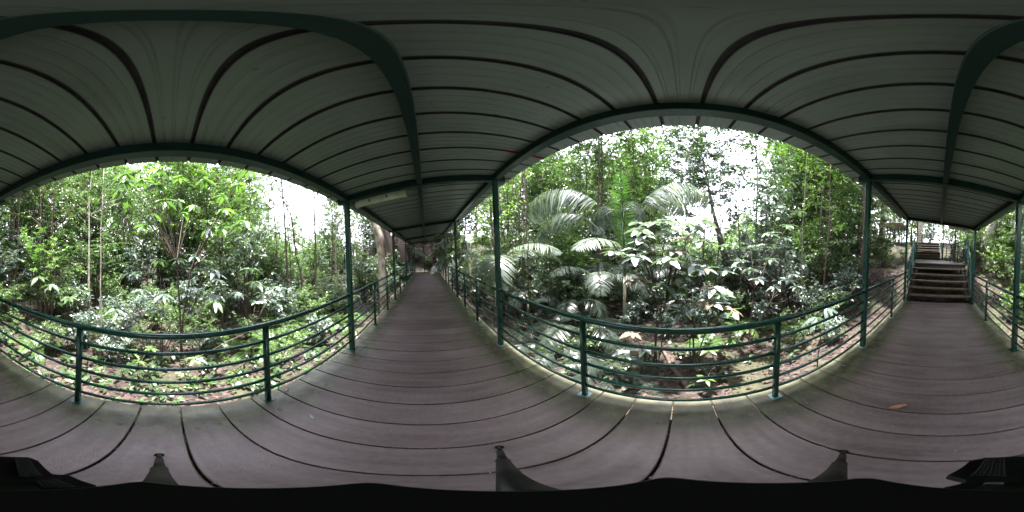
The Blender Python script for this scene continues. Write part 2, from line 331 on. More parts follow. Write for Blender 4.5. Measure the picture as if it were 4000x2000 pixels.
def frond_mesh(Lr, el0, bend, npair=34, ll=.42, lw=.028, leafm='palm', petiole=.28, dr=.5, side=0, rr=.009, name='frond', bx=1.3):
    """an arching feather leaf growing along +X from the origin"""
    k = 16; s = np.linspace(0, 1, k); ang = el0-bend*s**bx
    pts = np.zeros((k, 3)); 
    for i in range(1, k): pts[i] = pts[i-1]+Lr/(k-1)*np.array([math.cos(ang[i]), 0, math.sin(ang[i])])
    pts[:, 1] = side*np.sin(s*2)*Lr*.15
    t = petiole+(1-petiole)*np.linspace(0, .99, npair); P = np.stack([np.interp(t, s, pts[:, c]) for c in range(3)], 1)
    A = np.interp(t, s, ang); fwd = np.stack([np.cos(A), 0*A, np.sin(A)], 1); nrm = np.stack([-np.sin(A), 0*A, np.cos(A)], 1)
    prof = np.sin(np.pi*np.clip((t-petiole)/(1-petiole)*.86+.12, 0, 1))**.6
    PP = []; DD = []; NN = []; LL = []
    for sg in (1, -1):
        d = fwd*.55+np.array([0, sg, 0])*.85+nrm*.15+rng.normal(0, .06, (npair, 3))+np.array([0, 0, -dr*.5])
        PP.append(P); DD.append(d); NN.append(nrm+np.array([0, -sg*.3, 0])+rng.normal(0, .1, (npair, 3))); LL.append(ll*prof*rng.uniform(.88, 1.08, npair))
    P2 = np.concatenate(PP); D2 = norm(np.concatenate(DD)); N2 = np.concatenate(NN); L2 = np.concatenate(LL)
    tv = np.array([(0,0,0),(.3,.5,0),(.3,-.5,0),(.65,.45,-.10*dr*2),(.65,-.45,-.10*dr*2),(1,0,-.30*dr*2)]); 
    V, F, ti = leaves(P2, D2, N2, L2, np.full(len(L2), lw), (tv, T_LANCE[1]), np.clip(.35+rng.normal(0, .2, len(L2)), 0, 1))
    mb = MB(); mb.tube(pts, list(np.linspace(rr, .002, k)), 4, caps=False)
    rv = np.array(mb.v); rf = []
    for f in mb.f: rf += [(f[0], f[1], f[2]), (f[0], f[2], f[3])]
    V = np.concatenate([V, rv]); F = np.concatenate([F, np.array(rf)+len(V)-len(rv)]); ti = np.concatenate([ti, np.full(len(rv), .15)])
    return tri_mesh(name, V, F, ti, leafm)
def single_leaf(L, W, leafm, n=7):
    """one broad leaf with a folded midrib and wavy side veins, along +X"""
    V = []; F = []
    for i in range(n+1):
        u = i/n; wd = W/2*math.sin(math.pi*min(1, u**.8*.98+.01))**.75*(1-.1*u); z = -.22*L*u*u
        rz = .012*L*math.sin(i*math.pi)
        wave = .018*L*(1 if i % 2 else -1)
        for c, k in ((-1, 1), (-.5, .55), (0, 0), (.5, .55), (1, 1)): V.append((u*L, c*wd, z+abs(c)*wd*.28+wave*k*(1 if 0 < i < n else 0)))
    for i in range(n):
        for j in range(4):
            a = i*5+j; F += [(a, a+5, a+6), (a, a+6, a+1)]
    tint = np.full(len(V), .5); return tri_mesh('leaf', V, F, tint, leafm)

# ------------------------------------------------------------------ ground
def ground_z(x, y):
    x = np.asarray(x, float); y = np.asarray(y, float)
    back = np.interp(x, [-40, -20, -15.2, -13.4, -7.4, -6.2, -5, -3], [5.0, 3.2, 2.15, 1.05, .85, .1, -.35, -.55])
    z = back.copy()
    wl = np.clip(y-1.6, 0, 40); wr = np.clip(-y-1.6, 0, 40)
    fx = np.clip((x+8)/8, 0, 1)
    z = z-(.05*np.minimum(wl, 25)*fx+.10*np.minimum(wr, 22))*np.clip((x+14)/8, .15, 1)
    bank = np.interp(x, [16.7, 17.6, 19.5, 24, 45], [0, 1.0, 3.2, 5.5, 8.5])*np.clip((16-y)/9, 0, 1)*np.clip((y+22)/9, 0, 1)
    z = z+bank
    z = z+.10*np.sin(x*.9+1.3*np.sin(y*.7))*np.cos(y*1.1+.6)*np.clip((np.abs(y)-1.4)/2, 0, 1)+.05*np.sin(x*2.3+y*1.7)
    return z
def gz(x, y): return float(ground_z(x, y))
rr = np.concatenate([[0.01], np.arange(.3, 9, .3), 9*1.09**np.arange(1, 45)]); na = 150
aa = np.linspace(0, 2*np.pi, na, endpoint=False)
X = (rr[:, None]*np.cos(aa)); Y = (rr[:, None]*np.sin(aa)); V = np.stack([X, Y, ground_z(X, Y)], -1).reshape(-1, 3)
i0 = (np.arange(len(rr)-1)[:, None]*na+np.arange(na)); i1 = (np.arange(len(rr)-1)[:, None]*na+(np.arange(na)+1) % na)
F = np.concatenate([np.stack([i0, i0+na, i1+na], -1).reshape(-1, 3), np.stack([i0, i1+na, i1], -1).reshape(-1, 3)])
tag(link('ground', tri_mesh('ground', V, F, np.zeros(len(V)), 'ground')), kind='structure')

# ------------------------------------------------------------------ boardwalk
YL, YR = 1.22, -1.10                       # post lines
ROOF_S = -.12
def roof_z(y): return 2.70-.12*(y-1.22)
walk = empty('boardwalk'); tag(walk, kind='structure')
PITCH = .30; X_END = 16.75; X_STAIR = -5.63
b = MB(); b.bar((0, YR-.13, -.016), (0, YL+.11, -.016), PITCH-.011, .032, bev=.004)
plank_me = b.mesh('plank', 'deck')
k0 = math.ceil((X_STAIR-.07)/PITCH); k1 = int((X_END-.07)/PITCH)
for k in range(k0, k1):
    link('plank', plank_me, walk, ((.07+PITCH*(k+.5)+random.uniform(-.0015, .0015), random.uniform(-.012, .012), random.uniform(-.0015, .0015))), (0, 0, R(random.uniform(-.12, .12))))
for y in (-.95, .06, 1.07):
    b = MB(); b.bar((X_STAIR+.02, y, -.115), (X_END-.05, y, -.115), .06, .15); b.build('bearer', 'joist', walk)
for x in (-5.2, -2.3, .8, 2.4, 6, 9.6, 13.3, 16.4):
    b = MB(); b.bar((x, YR-.02, -.245), (x, YL+.02, -.245), .08, .1); b.build('cross_beam', 'joist', walk)
    for y in (-.9, 1.0):
        b = MB(); b.tube([(x, y, -1.6), (x, y, -.3)], .05, 8); b.build('stump', 'joist', walk)
b = MB()
for k in range(k0, k1):
    for y in (-.93, 1.02):
        for q in (-.075, .075):
            cx, cy = .07+PITCH*(k+.5)+q+random.uniform(-.01, .01), y+random.uniform(-.02, .02)
            i = len(b.v); r = .021+random.uniform(-.003, .003)
            for s in range(9): b.v.append((cx+r*math.cos(s*.698), cy+r*math.sin(s*.698), .0026))
            for s in range(9): b.v.append((cx+r*.45*math.cos(s*.698), cy+r*.45*math.sin(s*.698), .0012))
            for s in range(9): b.f.append((i+s, i+(s+1) % 9, i+9+(s+1) % 9, i+9+s))
tag(b.build('screw_plug', 'pink', walk), kind='stuff')

# far-end cross walk that turns off to the left side
branch = empty('side_boardwalk', (0, 0, 0)); tag(branch, kind='structure')
b = MB(); b.bar((14.32, 0, -.018), (X_END, 0, -.018), PITCH-.011, .03); pm = b.mesh('plank', 'deck')
for k in range(40): link('plank', pm, branch, (0, YL+.28+k*.3, 0))
b = MB(); b.bar((14.6, 1.3, -.12), (14.6, 13.2, -.12), .06, .15); b.build('bearer', 'joist', branch)
b = MB(); b.bar((16.4, 1.3, -.12), (16.4, 13.2, -.12), .06, .15); b.build('bearer', 'joist', branch)

# ------------------------------------------------------------------ canopy: posts, rafters, purlins, roof panels, all one thing
canopy = empty('covered_walkway_roof', (0, 0, 0), 'dark green steel canopy with ribbed grey roof sheets over the boardwalk', 'canopy')
def tall_post(x, y, z0, z1, parent, m='green', wdt=.078):
    b = MB(); b.bar((x, y, z0), (x, y, z1), wdt, wdt, up=(1, 0, 0), bev=.008); o = b.build('post', m, parent)
    p = MB(); p.box((x-.062, y-.062, z0), (x+.062, y+.062, z0+.008))
    for sx in (-1, 1):
        for sy in (-1, 1): p.tube([(x+sx*.05, y+sy*.05, z0+.006), (x+sx*.05, y+sy*.05, z0+.022)], .007, 6)
    p.build('base_plate', 'steel' if y < 0 else m, o)
    return o
POSTX = [-5.47, -2.317, 2.362, 5.997, 9.6, 13.3]
for x in POSTX:
    tall_post(x, YL, 0.001, roof_z(YL)-.12, canopy); tall_post(x, YR, 0.001, roof_z(YR)-.12, canopy)
    b = MB(); b.bar((x, YL+.15, roof_z(YL+.15)-.065), (x, YR-.16, roof_z(YR-.16)-.065), .085, .105, up=(0, 0, 1), bev=.006); b.build('rafter', 'frame', canopy)
for y in (YL, .06, YR):
    wd = .10 if y != .06 else .075
    for a, c in zip([-5.75]+POSTX, POSTX+[16.9]):
        b = MB(); b.bar((a+.045, y, roof_z(y)-.052), (c-.045, y, roof_z(y)-.052), wd, .10, bev=.005); b.build('purlin', 'frame', canopy)
for x, y in ((16.5, .24), (16.5, YL), (16.5, YR)):
    tall_post(x, y, .001, roof_z(y)-.12, canopy)
# one roof panel: pan with three small swages and half a joint channel on either side
RP = .283; prof = []
def pan():
    hw = RP/2; pr = [(-hw, .034), (-hw+.010, .034), (-hw+.015, 0.0)]
    for c in (-.068, -.0, .068): pr += [(c-.012, 0), (c-.005, .005), (c+.005, .005), (c+.012, 0)]
    pr += [(hw-.015, 0), (hw-.010, .034), (hw, .034)]; return pr
y0, y1 = -1.448, 1.461
def sheet(pr, name, m, ys, zf=roof_z):
    V = []; Fq = []; n = len(pr)
    for th in (0, .0015):
        for y in ys:
            for (px, pz) in pr: V.append((px, y, zf(y)+pz+th))
    ny = len(ys)
    for s in range(2):
        for j in range(ny-1):
            for i in range(n-1):
                a = s*ny*n+j*n+i; q = (a, a+1, a+n+1, a+n); Fq.append(q if s else q[::-1])
    for i in range(n-1):
        Fq.append((i, i+1, ny*n+i+1, ny*n+i)); a = (ny-1)*n+i; Fq.append((a+1, a, ny*n+a, ny*n+a+1))
    b = MB(); b.v = V; b.f = Fq; return b.mesh(name, m)
pan_me = sheet(pan(), 'roof_panel', 'roof', [y0, 0, y1])
# dark strip in each joint channel: shade of the recess put into colour
st = [(-.0165, -.001), (-.012, -.001), (-.008, .028), (.008, .028), (.012, -.001), (.0165, -.001)]
strip_me = sheet([(a, b_-.0018) for a, b_ in st], 'seam_shade', 'rib', [y0-.004, 0, y1+.004])
kk0 = int((-5.78-.165)/RP); kk1 = int((16.98-.165)/RP)
for k in range(kk0, kk1):
    pnl = link('roof_panel', pan_me, canopy, (.165+RP*(k+.5), 0, 0))
    link('seam_shade', strip_me, pnl, (-RP/2, 0, 0))
    if k in (5, 8):
        b = MB(); b.bar((.165+RP*k+.03, -.9, roof_z(-.9)-.004), (.165+RP*k+.03, y0+.01, roof_z(y0)-.004), .02, .004)
        tag(b.build('tape_strip', 'red', canopy), 'red strip along the roof joint')
# side branch roof, falling away to the left
braroof = empty('side_walkway_roof', (0, 0, 0), 'low long brown-edged roof of the side walkway behind the big trunk', 'canopy')
def brz(y): return 2.74-.062*(y-1.5)
MT['oldroof'] = mat('weathered_roof', (.20, .12, .09), .8, var=(.32, .24, .2), vscale=3)
for k in range(10):
    ya, yb = 1.55+k*1.2, 1.55+(k+1)*1.2-.01
    b = MB(); i = 0
    b.v = [(13.6, ya, brz(ya)), (17.0, ya, brz(ya)+.25), (17.0, yb, brz(yb)+.25), (13.6, yb, brz(yb)), (13.6, ya, brz(ya)+.05), (17.0, ya, brz(ya)+.30), (17.0, yb, brz(yb)+.30), (13.6, yb, brz(yb)+.05)]
    b.f = [(0,3,2,1),(4,5,6,7),(0,1,5,4),(1,2,6,5),(2,3,7,6),(3,0,4,7)]
    b.build('roof_panel', 'oldroof', braroof)
for y in (4.6, 7.9, 11.2):
    for x in (14.35, 16.5): 
        b = MB(); b.bar((x, y, 0), (x, y, brz(y)+(.0 if x < 15 else .2)), .08, .08, up=(1, 0, 0)); b.build('post', 'green', braroof)

# ------------------------------------------------------------------ railings
RAILZ = [.19, .36, .53, .695, .87]
def railing(p, q, name_label, posts=(), z0=0.0, z1=0.0, gap=.04, top_h=1.04, endposts=False, grp='green tube railings of the boardwalk', rs=1.0, ends=()):
    p = Vector(p); q = Vector(q); d = q-p; Ln = d.length; dn = d/Ln
    t = empty('railing', (p.x, p.y, z0), name_label, 'railing', grp)
    def P(s, z):
        r = p+dn*s; return (r.x-p.x, r.y-p.y, z+(z1-z0)*s/Ln)
    b = MB(); b.tube([P(gap, top_h), P(Ln-gap, top_h)], .027*rs, 12)
    for s in (gap, Ln-gap): b.tube([P(s-.012, top_h), P(s+.012, top_h)], .031*rs, 12)
    b.build('top_rail', 'green', t, True)
    stops = [gap]+sorted(posts)+[Ln-gap]
    for a, c in zip(stops[:-1], stops[1:]):
        for z in RAILZ:
            m = MB(); o = .02; m.tube([P(a+o if a != gap else a, z), P(c-o if c != Ln-gap else c, z)], .0165*rs, 8)
            if a != gap: m.tube([P(a+.024, z), P(a+.032, z)], .019, 8)
            m.build('rail', 'green', t, True)
    for s in list(posts)+list(ends):
        m = MB(); x, y, z = P(s, 0); m.tube([(x, y, z+.002), (x, y, z+top_h-.02)], .029*rs, 12); o = m.build('rail_post', 'green', t, True)
        m = MB(); m.box((x-.05, y-.05, z+.001), (x+.05, y+.05, z+.008)); m.build('base_plate', 'steel' if y+p.y < 0 else 'green', o)
    return t
def bay(x0, x1, posts, side, lab): return railing((x0, YL if side > 0 else YR, 0), (x1, YL if side > 0 else YR, 0), lab, posts)
bay(-2.317, 2.362, (1.573, 3.105), 1, 'green railing beside the tripod on the side without palms')
bay(-2.317, 2.362, (1.573, 3.105), -1, 'green railing in front of the arching palms beside the tripod')
bay(2.362, 5.997, (1.21, 2.42), 1, 'green railing running past the big mottled trunk beside the boardwalk')
bay(2.362, 5.997, (1.21, 2.42), -1, 'green railing past the palms, opposite the big mottled trunk')
bay(-5.47, -2.317, (1.576,), -1, 'green railing of the last bay before the stairs, leaf-litter bank side')
bay(-5.47, -2.317, (1.576,), 1, 'green railing of the last bay before the stairs, reddish sapling side')
bay(5.997, 9.6, (1.2, 2.4), 1, 'green railing of the third bay towards the far end, trunk side')
bay(5.997, 9.6, (1.2, 2.4), -1, 'green railing of the third bay towards the far end, palm side')
bay(9.6, 13.3, (1.23, 2.46), 1, 'green railing of the last bay before the side walkway turns off')
bay(9.6, 13.3, (1.23, 2.46), -1, 'green railing of the fourth bay towards the far end, palm side')
bay(13.3, 16.5, (1.6,), -1, 'green railing at the far corner of the boardwalk, palm side')
railing((16.5, YR, 0), (16.5, YL, 0), 'green railing closing the far end in front of the leaf-covered bank', (1.34,))
railing((16.5, YL, 0), (16.5, 13, 0), 'long green railing along the far edge of the side walkway', tuple(1.2*i for i in range(1, 10)), ends=(11.7,))
railing((14.35, YL+.1, 0), (14.35, 13, 0), 'long green railing along the near edge of the side walkway', tuple(1.2*i for i in range(1, 10)), ends=(11.6,))

# ------------------------------------------------------------------ lamps under the rafters
def lamp(x, ya, yb, lab, sx=1):
    t = empty('fluorescent_lamp', (x, ya, 0), lab, 'lamp', 'fluorescent lamps under the roof')
    za, zb = roof_z(ya)-.155, roof_z(yb)-.155
    b = MB(); b.bar((0, 0, za+.012), (0, yb-ya, zb+.012), .13, .035, bev=.006); b.build('housing', 'lampw', t)
    b = MB(); n = 9; pr = [(-.058, 0), (-.054, -.03), (-.036, -.052), (0, -.062), (.036, -.052), (.054, -.03), (.058, 0)]
    for yy, zz in ((.012, za-.006), (yb-ya-.012, zb-.006)):
        for a, c in pr: b.v.append((a, yy, zz+c))
    m = len(pr); b.f = [(i, i+1, m+i+1, m+i) for i in range(m-1)]+[tuple(range(m)), tuple(reversed(range(m, 2*m)))]
    b.build('diffuser', 'lampc', t, True)
    for yy, zz in ((.0, za), (yb-ya, zb)):
        b = MB(); b.bar((0, yy-.008, zz-.03), (0, yy+.008, zz-.03), .125, .07, bev=.015); b.build('end_cap', 'lampw', t)
    for u in (.28, .62):
        b = MB(); zz = za+(zb-za)*u; b.bar((-.066, (yb-ya)*u-.018, zz-.01), (.066, (yb-ya)*u+.018, zz-.01), .02, .05); b.build('clip', 'dark', t)
lamp(2.46, 1.09, .27, 'white tube lamp in a grimy cover under the nearest rafter of the long walk')
lamp(12.9, 1.05, .35, 'small far tube lamp under the rafters near the boardwalk end')
lamp(-5.42, 1.02, .30, 'white tube lamp under the last rafter above the stair foot')

# ------------------------------------------------------------------ stairs, landing, upper flight
def flight(name, lab, Lp, Rp, rise, run, n, z0, edge_dir, wood='tread'):
    """n treads from the front edge Lp-Rp (front points), climbing along edge_dir"""
    t = empty(name, (0, 0, 0), lab, 'staircase')
    Lp, Rp = Vector(Lp), Vector(Rp); e = Vector(edge_dir).normalized()
    for i in range(n):
        z = z0+rise*(i+1); a = Lp+e*run*i; c = Rp+e*run*i; mid = e*.14
        b = MB(); b.bar((a.x+mid.x, a.y+mid.y, z-.02), (c.x+mid.x, c.y+mid.y, z-.02), .28, .045, bev=.006); b.build('tread', wood, t)
    for s in (Lp, Rp):
        w_ = (Rp-Lp).normalized()*(.04 if s is Lp else -.04)
        b = MB(); a = s+w_; c = a+e*run*(n+.6); b.bar((a.x, a.y, z0+.02), (c.x, c.y, z0+rise*(n+.6)-.02-.02), .05, .20); b.build('stringer', 'joist', t)
        for i in range(n):
            q = s+w_*1.8+e*(run*i+.14); z = z0+rise*(i+1)-.05
            b = MB(); b.bar((q.x-.1, q.y, z), (q.x+.1, q.y, z), .05, .05); b.build('bracket', 'green', t)
    return t
flight('staircase', 'lower flight of five open wooden treads at the end of the boardwalk', (-5.62, YR+.02, 0), (-5.55, YL-.02, 0), .222, .285, 5, .02, (-1, 0, 0))
landing = empty('landing'); tag(landing, kind='structure')
LA = [Vector((-7.16, YR+.0, 1.33)), Vector((-6.93, YL+.02, 1.33)), Vector((-13.4, .28, 1.33)), Vector((-13.4, -1.85, 1.33))]
n = 22
for i in range(n):
    a0 = LA[0].lerp(LA[3], i/n); a1 = LA[0].lerp(LA[3], (i+.965)/n); b0 = LA[1].lerp(LA[2], i/n); b1 = LA[1].lerp(LA[2], (i+.965)/n)
    b = MB(); b.v = [(p.x, p.y, p.z-t) for t in (.035, 0) for p in (a0, b0, b1, a1)]
    b.f = [(0,3,2,1),(4,5,6,7),(0,1,5,4),(1,2,6,5),(2,3,7,6),(3,0,4,7)][:]
    b.build('plank', 'deck', landing)
b = MB(); b.bar((-7.26, YR+.05, 1.22), (-7.0, YL-.03, 1.22), .06, .14); b.build('edge_beam', 'joist', landing)
for (xx, yy) in ((-7.5, -.9), (-7.3, 1.05), (-10, -1.2), (-10, .6), (-13.2, -1.6), (-13.2, .1)):
    b = MB(); b.tube([(xx, yy, gz(xx, yy)-.2), (xx, yy, 1.29)], .05, 8); b.build('stump', 'joist', landing)
flight('staircase', 'upper flight of wooden steps rising beyond the landing', (-13.42, -1.95, 0), (-13.42, .18, 0), .215, .27, 6, 1.33, (-1, -.05, 0))
top = empty('upper_platform'); tag(top, kind='structure')
for i in range(10):
    b = MB(); b.bar((-15.3-i*.3, -2.6, 2.83), (-15.3-i*.3, .1, 2.83), .29, .035); b.build('plank', 'deck', top)
railing((-5.62, YR+.02, 0), (-7.2, YR+.01, 0), 'sloping green railing on the sunlit bank side of the lower stairs', (.75,), .1, 1.38, ends=(1.54,))
railing((-5.6, YL-.02, 0), (-7.0, YL, 0), 'sloping green railing on the mottled trunk side of the lower stairs', (.7,), .1, 1.38, ends=(1.36,))
railing((-7.22, -1.1, 0), (-13.3, -1.85, 0), 'green railing along the sunlit edge of the landing', (1.5, 3.0, 4.5), 1.335, 1.335, ends=(.04, 6.05))
railing((-7.05, 1.22, 0), (-13.3, .30, 0), 'green railing along the forest edge of the landing', (1.5, 3.1, 4.6), 1.335, 1.335, ends=(.06, 6.2))
railing((-13.45, .27, 0), (-15.1, .2, 0), 'green railing climbing beside the upper flight of steps', (.8,), 1.36, 2.8, ends=(.05, 1.6))
railing((-15.2, .16, 0), (-15.2, -2.6, 0), 'green railing across the head of the upper flight', (.9, 1.8), 2.85, 2.85, ends=(.05, 2.7))
up_roof = empty('upper_walkway_roof', (0, 0, 0), 'grey roof and thin green posts of the canopy over the landing', 'canopy')
for (x, y, z, zt) in ((-9.3, .92, 1.33, 5.2), (-13.2, -1.78, 1.33, 5.35), (-15.1, -.95, 2.8, 5.35), (-13.3, .34, 1.33, 5.2)):
    b = MB(); b.bar((x, y, z), (x, y, zt), .085, .085, up=(1, 0, 0), bev=.008); b.build('post', 'green', up_roof)
for i in range(14):
    x = -5.93-i*.6; off = -.12*(i*.6); b = MB()
    b.bar((x, 1.5+off, 5.2), (x, -1.55+off, 5.6), .59, .03); b.build('roof_panel', 'roof', up_roof)
# shelter higher up the slope
sp = at(3500, 900, 20)
shel = empty('shelter', (sp[0], sp[1], 0), 'small far shelter roof on green posts up the slope beside the stairs', 'shelter')
b = MB(); b.bar((-2.4, 0, 5.0), (2.4, 0, 5.15), 2.6, .09); b.build('roof', 'lampw', shel)
for dx in (-2, -.7, .7, 2):
    for dy in (-.9, .9):
        b = MB(); b.bar((dx, dy, 2.2), (dx, dy, 5.0), .09, .09, up=(1, 0, 0)); b.build('post', 'green', shel)
for z in (3.0, 3.2, 3.4, 3.6, 3.8):
    b = MB(); b.tube([(-2, .9, z), (2, .9, z)], .02, 6); b.build('rail', 'green', shel)
b = MB(); b.box((-2.3, -1.1, 2.62), (2.3, 1.1, 2.72)); b.build('deck', 'deck', shel)

# ------------------------------------------------------------------ camera tripod with its dark fittings
tri = empty('camera_tripod', (0, 0, 0), 'black camera tripod standing on the boards under the lens', 'tripod')
b = MB()
cs = []
for px, py in ((543, 1872), (1444, 1876), (2593, 1856), (3400, 1858)):
    d = ray(px, py); s = -.25/d[2]; cs.append(d*s)
i = 0
mc = sum(cs)/4
def plate(cs, zt, zb, name, m, par, inset=.0, ns=6):
    b = MB(); ring = []
    n4 = len(cs)
    for i in range(n4):
        p, c, q = cs[i-1], cs[i], cs[(i+1) % n4]
        for t in np.linspace(0, 1, ns):
            a = c+(p-c)*.10; e = c+(q-c)*.10
            ring.append((1-t)**2*a+2*t*(1-t)*c+t*t*e)
    n = len(ring)
    for z, sc in ((zt, .96), (zt-.006, 1), (zb+.006, 1), (zb, .96)):
        for r in ring: b.v.append((mc[0]+(r[0]-mc[0])*sc, mc[1]+(r[1]-mc[1])*sc, z))
    for l in range(3):
        for i in range(n): b.f.append((l*n+(i+1) % n, l*n+i, (l+1)*n+i, (l+1)*n+(i+1) % n))
    b.f.append(tuple(range(n))); b.f.append(tuple(reversed(range(3*n, 4*n))))
    return b.build(name, m, par)
plate(cs, H-.25, H-.285, 'mounting_block', 'black', tri)
b = MB(); b.tube([(0, 0, H-.285), (0, 0, .75)], .016, 12); b.build('centre_column', 'black', tri, True)
b = MB(); b.tube([(0, 0, 1.22), (0, 0, 1.13)], [.045, .04], 12); b.build('leg_collar', 'black', tri, True)
for px, py in ((622, 1778), (1950, 1748), (3295, 1765)):
    d = ray(px, py); f = d*(H/-d[2]); f = Vector((f[0], f[1], 0)); u = f.normalized()
    hd = Vector((u.x*.035, u.y*.035, 1.16)); kn = hd.lerp(f+Vector((0, 0, .02)), .42); kn2 = hd.lerp(f+Vector((0, 0, .02)), .72)
    b = MB(); b.tube([hd, kn], .014, 10); b.tube([kn, kn2], .0115, 10); b.tube([kn2, f+Vector((0, 0, .02))], .009, 10)
    lg = b.build('leg', 'leg', tri, True)
    for q, qr in ((kn, .0155), (kn2, .0125)): b = MB(); v = (f-hd).normalized()*.012; b.tube([q-v, q+v], qr, 10); b.build('clamp', 'leg', lg, True)
    b = MB(); b.tube([f+Vector((0, 0, .001)), f+Vector((0, 0, .018)), f+Vector((0, 0, .03))], [.021, .018, .009], 12); b.build('rubber_foot', 'black', lg, True)
    b = MB(); b.tube([f+Vector((0, 0, .030)), f+Vector((0, 0, .033))], .007, 8); b.build('screw', 'chrome', lg, True)
# pouch with open mesh panels strapped beside the block
pou = empty('equipment_pouch', (0, 0, 0), 'black mesh-fronted pouch hanging beside the camera mounting block', 'pouch')
def facet(poly, depth, th, name, m, par):
    top = [ray(px % 4000, py)*(-depth/ray(px % 4000, py)[2])+np.array([0, 0, H]) for px, py in poly]; n = len(top)
    b = MB(); b.v = [tuple(p) for p in top]+[(p[0], p[1], p[2]-th) for p in top]
    b.f = [tuple(range(n)), tuple(reversed(range(n, 2*n)))]+[((i+1) % n, i, n+i, n+(i+1) % n) for i in range(n)]
    return b.build(name, m, par), [np.array(p) for p in top]
main, tp = facet([(3704, 1855), (3790, 1800), (3850, 1787), (4000, 1782), (4110, 1786), (4150, 1800), (4205, 1852), (4270, 1856), (4375, 1895), (4370, 1925), (4000, 1935), (3700, 1925), (3690, 1904), (3775, 1882), (3770, 1872)], .42, .05, 'body', 'black', pou)
pad1, q1 = facet([(3790, 1855), (3845, 1792), (3925, 1789), (3932, 1858)], .412, .006, 'mesh_panel', 'mesh', pou)
pad2, q2 = facet([(4060, 1790), (4115, 1792), (4165, 1857), (4080, 1860)], .412, .006, 'mesh_panel', 'mesh', pou)
pad3, q3 = facet([(4140, 1878), (4225, 1870), (4295, 1900), (4160, 1903)], .412, .006, 'mesh_panel', 'mesh', pou)
for pad, q in ((pad1, q1), (pad2, q2), (pad3, q3)):
    b = MB(); up_ = np.array([0, 0, .002])
    for i in range(7):
        t = (i+.5)/7; b.tube([q[0]*(1-t)+q[1]*t+up_, q[3]*(1-t)+q[2]*t+up_], .0008, 4)
    for i in range(7):
        t = (i+.5)/7; b.tube([q[0]*(1-t)+q[3]*t+up_, q[1]*(1-t)+q[2]*t+up_], .0008, 4)
    b.build('mesh_cord', 'leg', pad)
facet([(3850, 1884), (3925, 1883), (3910, 1902), (3820, 1906)], .40, .01, 'buckle', 'chrome', pou)
p = at(3990, 1900, .08); b = MB(); b.bar((p[0], p[1], H-.42), (mc[0]*.6, mc[1]*.6, H-.29), .03, .012); b.build('strap', 'black', pou)

# fallen leaves on the boards
def fallen(px, py, L, W, rot, m, lab, curl=.02):
    d = ray(px, py); s = -H/d[2]; p = d*s; V = []; F = []; n = 8
    for i in range(n+1):
        u = i/n; wd = W*math.sin(math.pi*min(1, u*.97+.015))**.8*(1-.35*u)
        for c in (-1, 0, 1): V.append((u*L, c*wd/2, .006+curl*(abs(c)*.7+(u-.4)**2*1.5)))
    for i in range(n):
        for j in range(2): a = i*3+j; F.append((a, a+3, a+4, a+1))
    nv = len(V); V += [(x, y, z-.0015) for x, y, z in V]; F2 = [tuple(nv+k for k in f[::-1]) for f in F]
    b = MB(); b.v = V; b.f = F+F2
    b.tube([(-.03, 0, .01), (0, 0, .007)], .0012, 4)
    o = b.build('fallen_leaf', m, None, True, loc=(p[0], p[1], .003), rot=(0, 0, rot)); return tag(o, lab, 'leaf')
fallen(3470, 1598, .15, .06, R(105)+.35, 'fallen', 'orange-brown pointed dead leaf lying across a board joint near the stairs end')
MT['palelf'] = mat('bleached_leaf', (.38, .42, .46), .6); MT['tanlf'] = mat('tan_leaf', (.34, .22, .17), .7)
fallen(1225, 1640, .085, .03, R(60), 'palelf', 'small bluish bleached leaf on the boards, side without palms', .008)
fallen(1113, 1530, .07, .03, R(20), 'tanlf', 'small tan dead leaf at the board end beside the railing post', .012)
fallen(3143, 1572, .05, .02, R(80), 'tanlf', 'curled tan leaf at the board end beside the palm-side rail post', .012)
fallen(3290, 1430, .06, .03, R(120), 'tanlf', 'curled pinkish leaf at the mossy board edge, bank side', .012)
fallen(1640, 1260, .06, .03, R(10), 'tanlf', 'small tan dead leaf on the boards of the long walk', .012)

# crumbs caught in the joints and specks on the boards
P = []
for k in range(-14, 22):
    for _ in range(22): P.append((.07+PITCH*k+random.gauss(0, .004), random.uniform(-1.1, 1.2), random.uniform(-.006, .003)))
for _ in range(260): P.append((random.uniform(-4.5, 6), random.uniform(-1.1, 1.2), .003))
for _ in range(900): P.append((random.uniform(-5.4, 14), .06+random.choice((-1, 1))*(1.16-abs(random.gauss(0, .10))), .003))
P = np.array(P); n = len(P); D = rand_dir(n, -.1, .1); V, F, ti = leaves(P, D, np.tile([0, 0, 1.], (n, 1)), rng.uniform(.004, .016, n), rng.uniform(.003, .007, n), T_SIMPLE)
MT['crumb'] = leaf_mat('leaf_crumb', (.10, .06, .04), (.3, .22, .16), (.5, .5, .48), .05, .7)
tag(link('leaf_crumbs', tri_mesh('leaf_crumbs', V, F, ti, 'crumb')), 'tiny leaf crumbs and pale specks scattered over boards and joints', 'debris', kind='stuff')

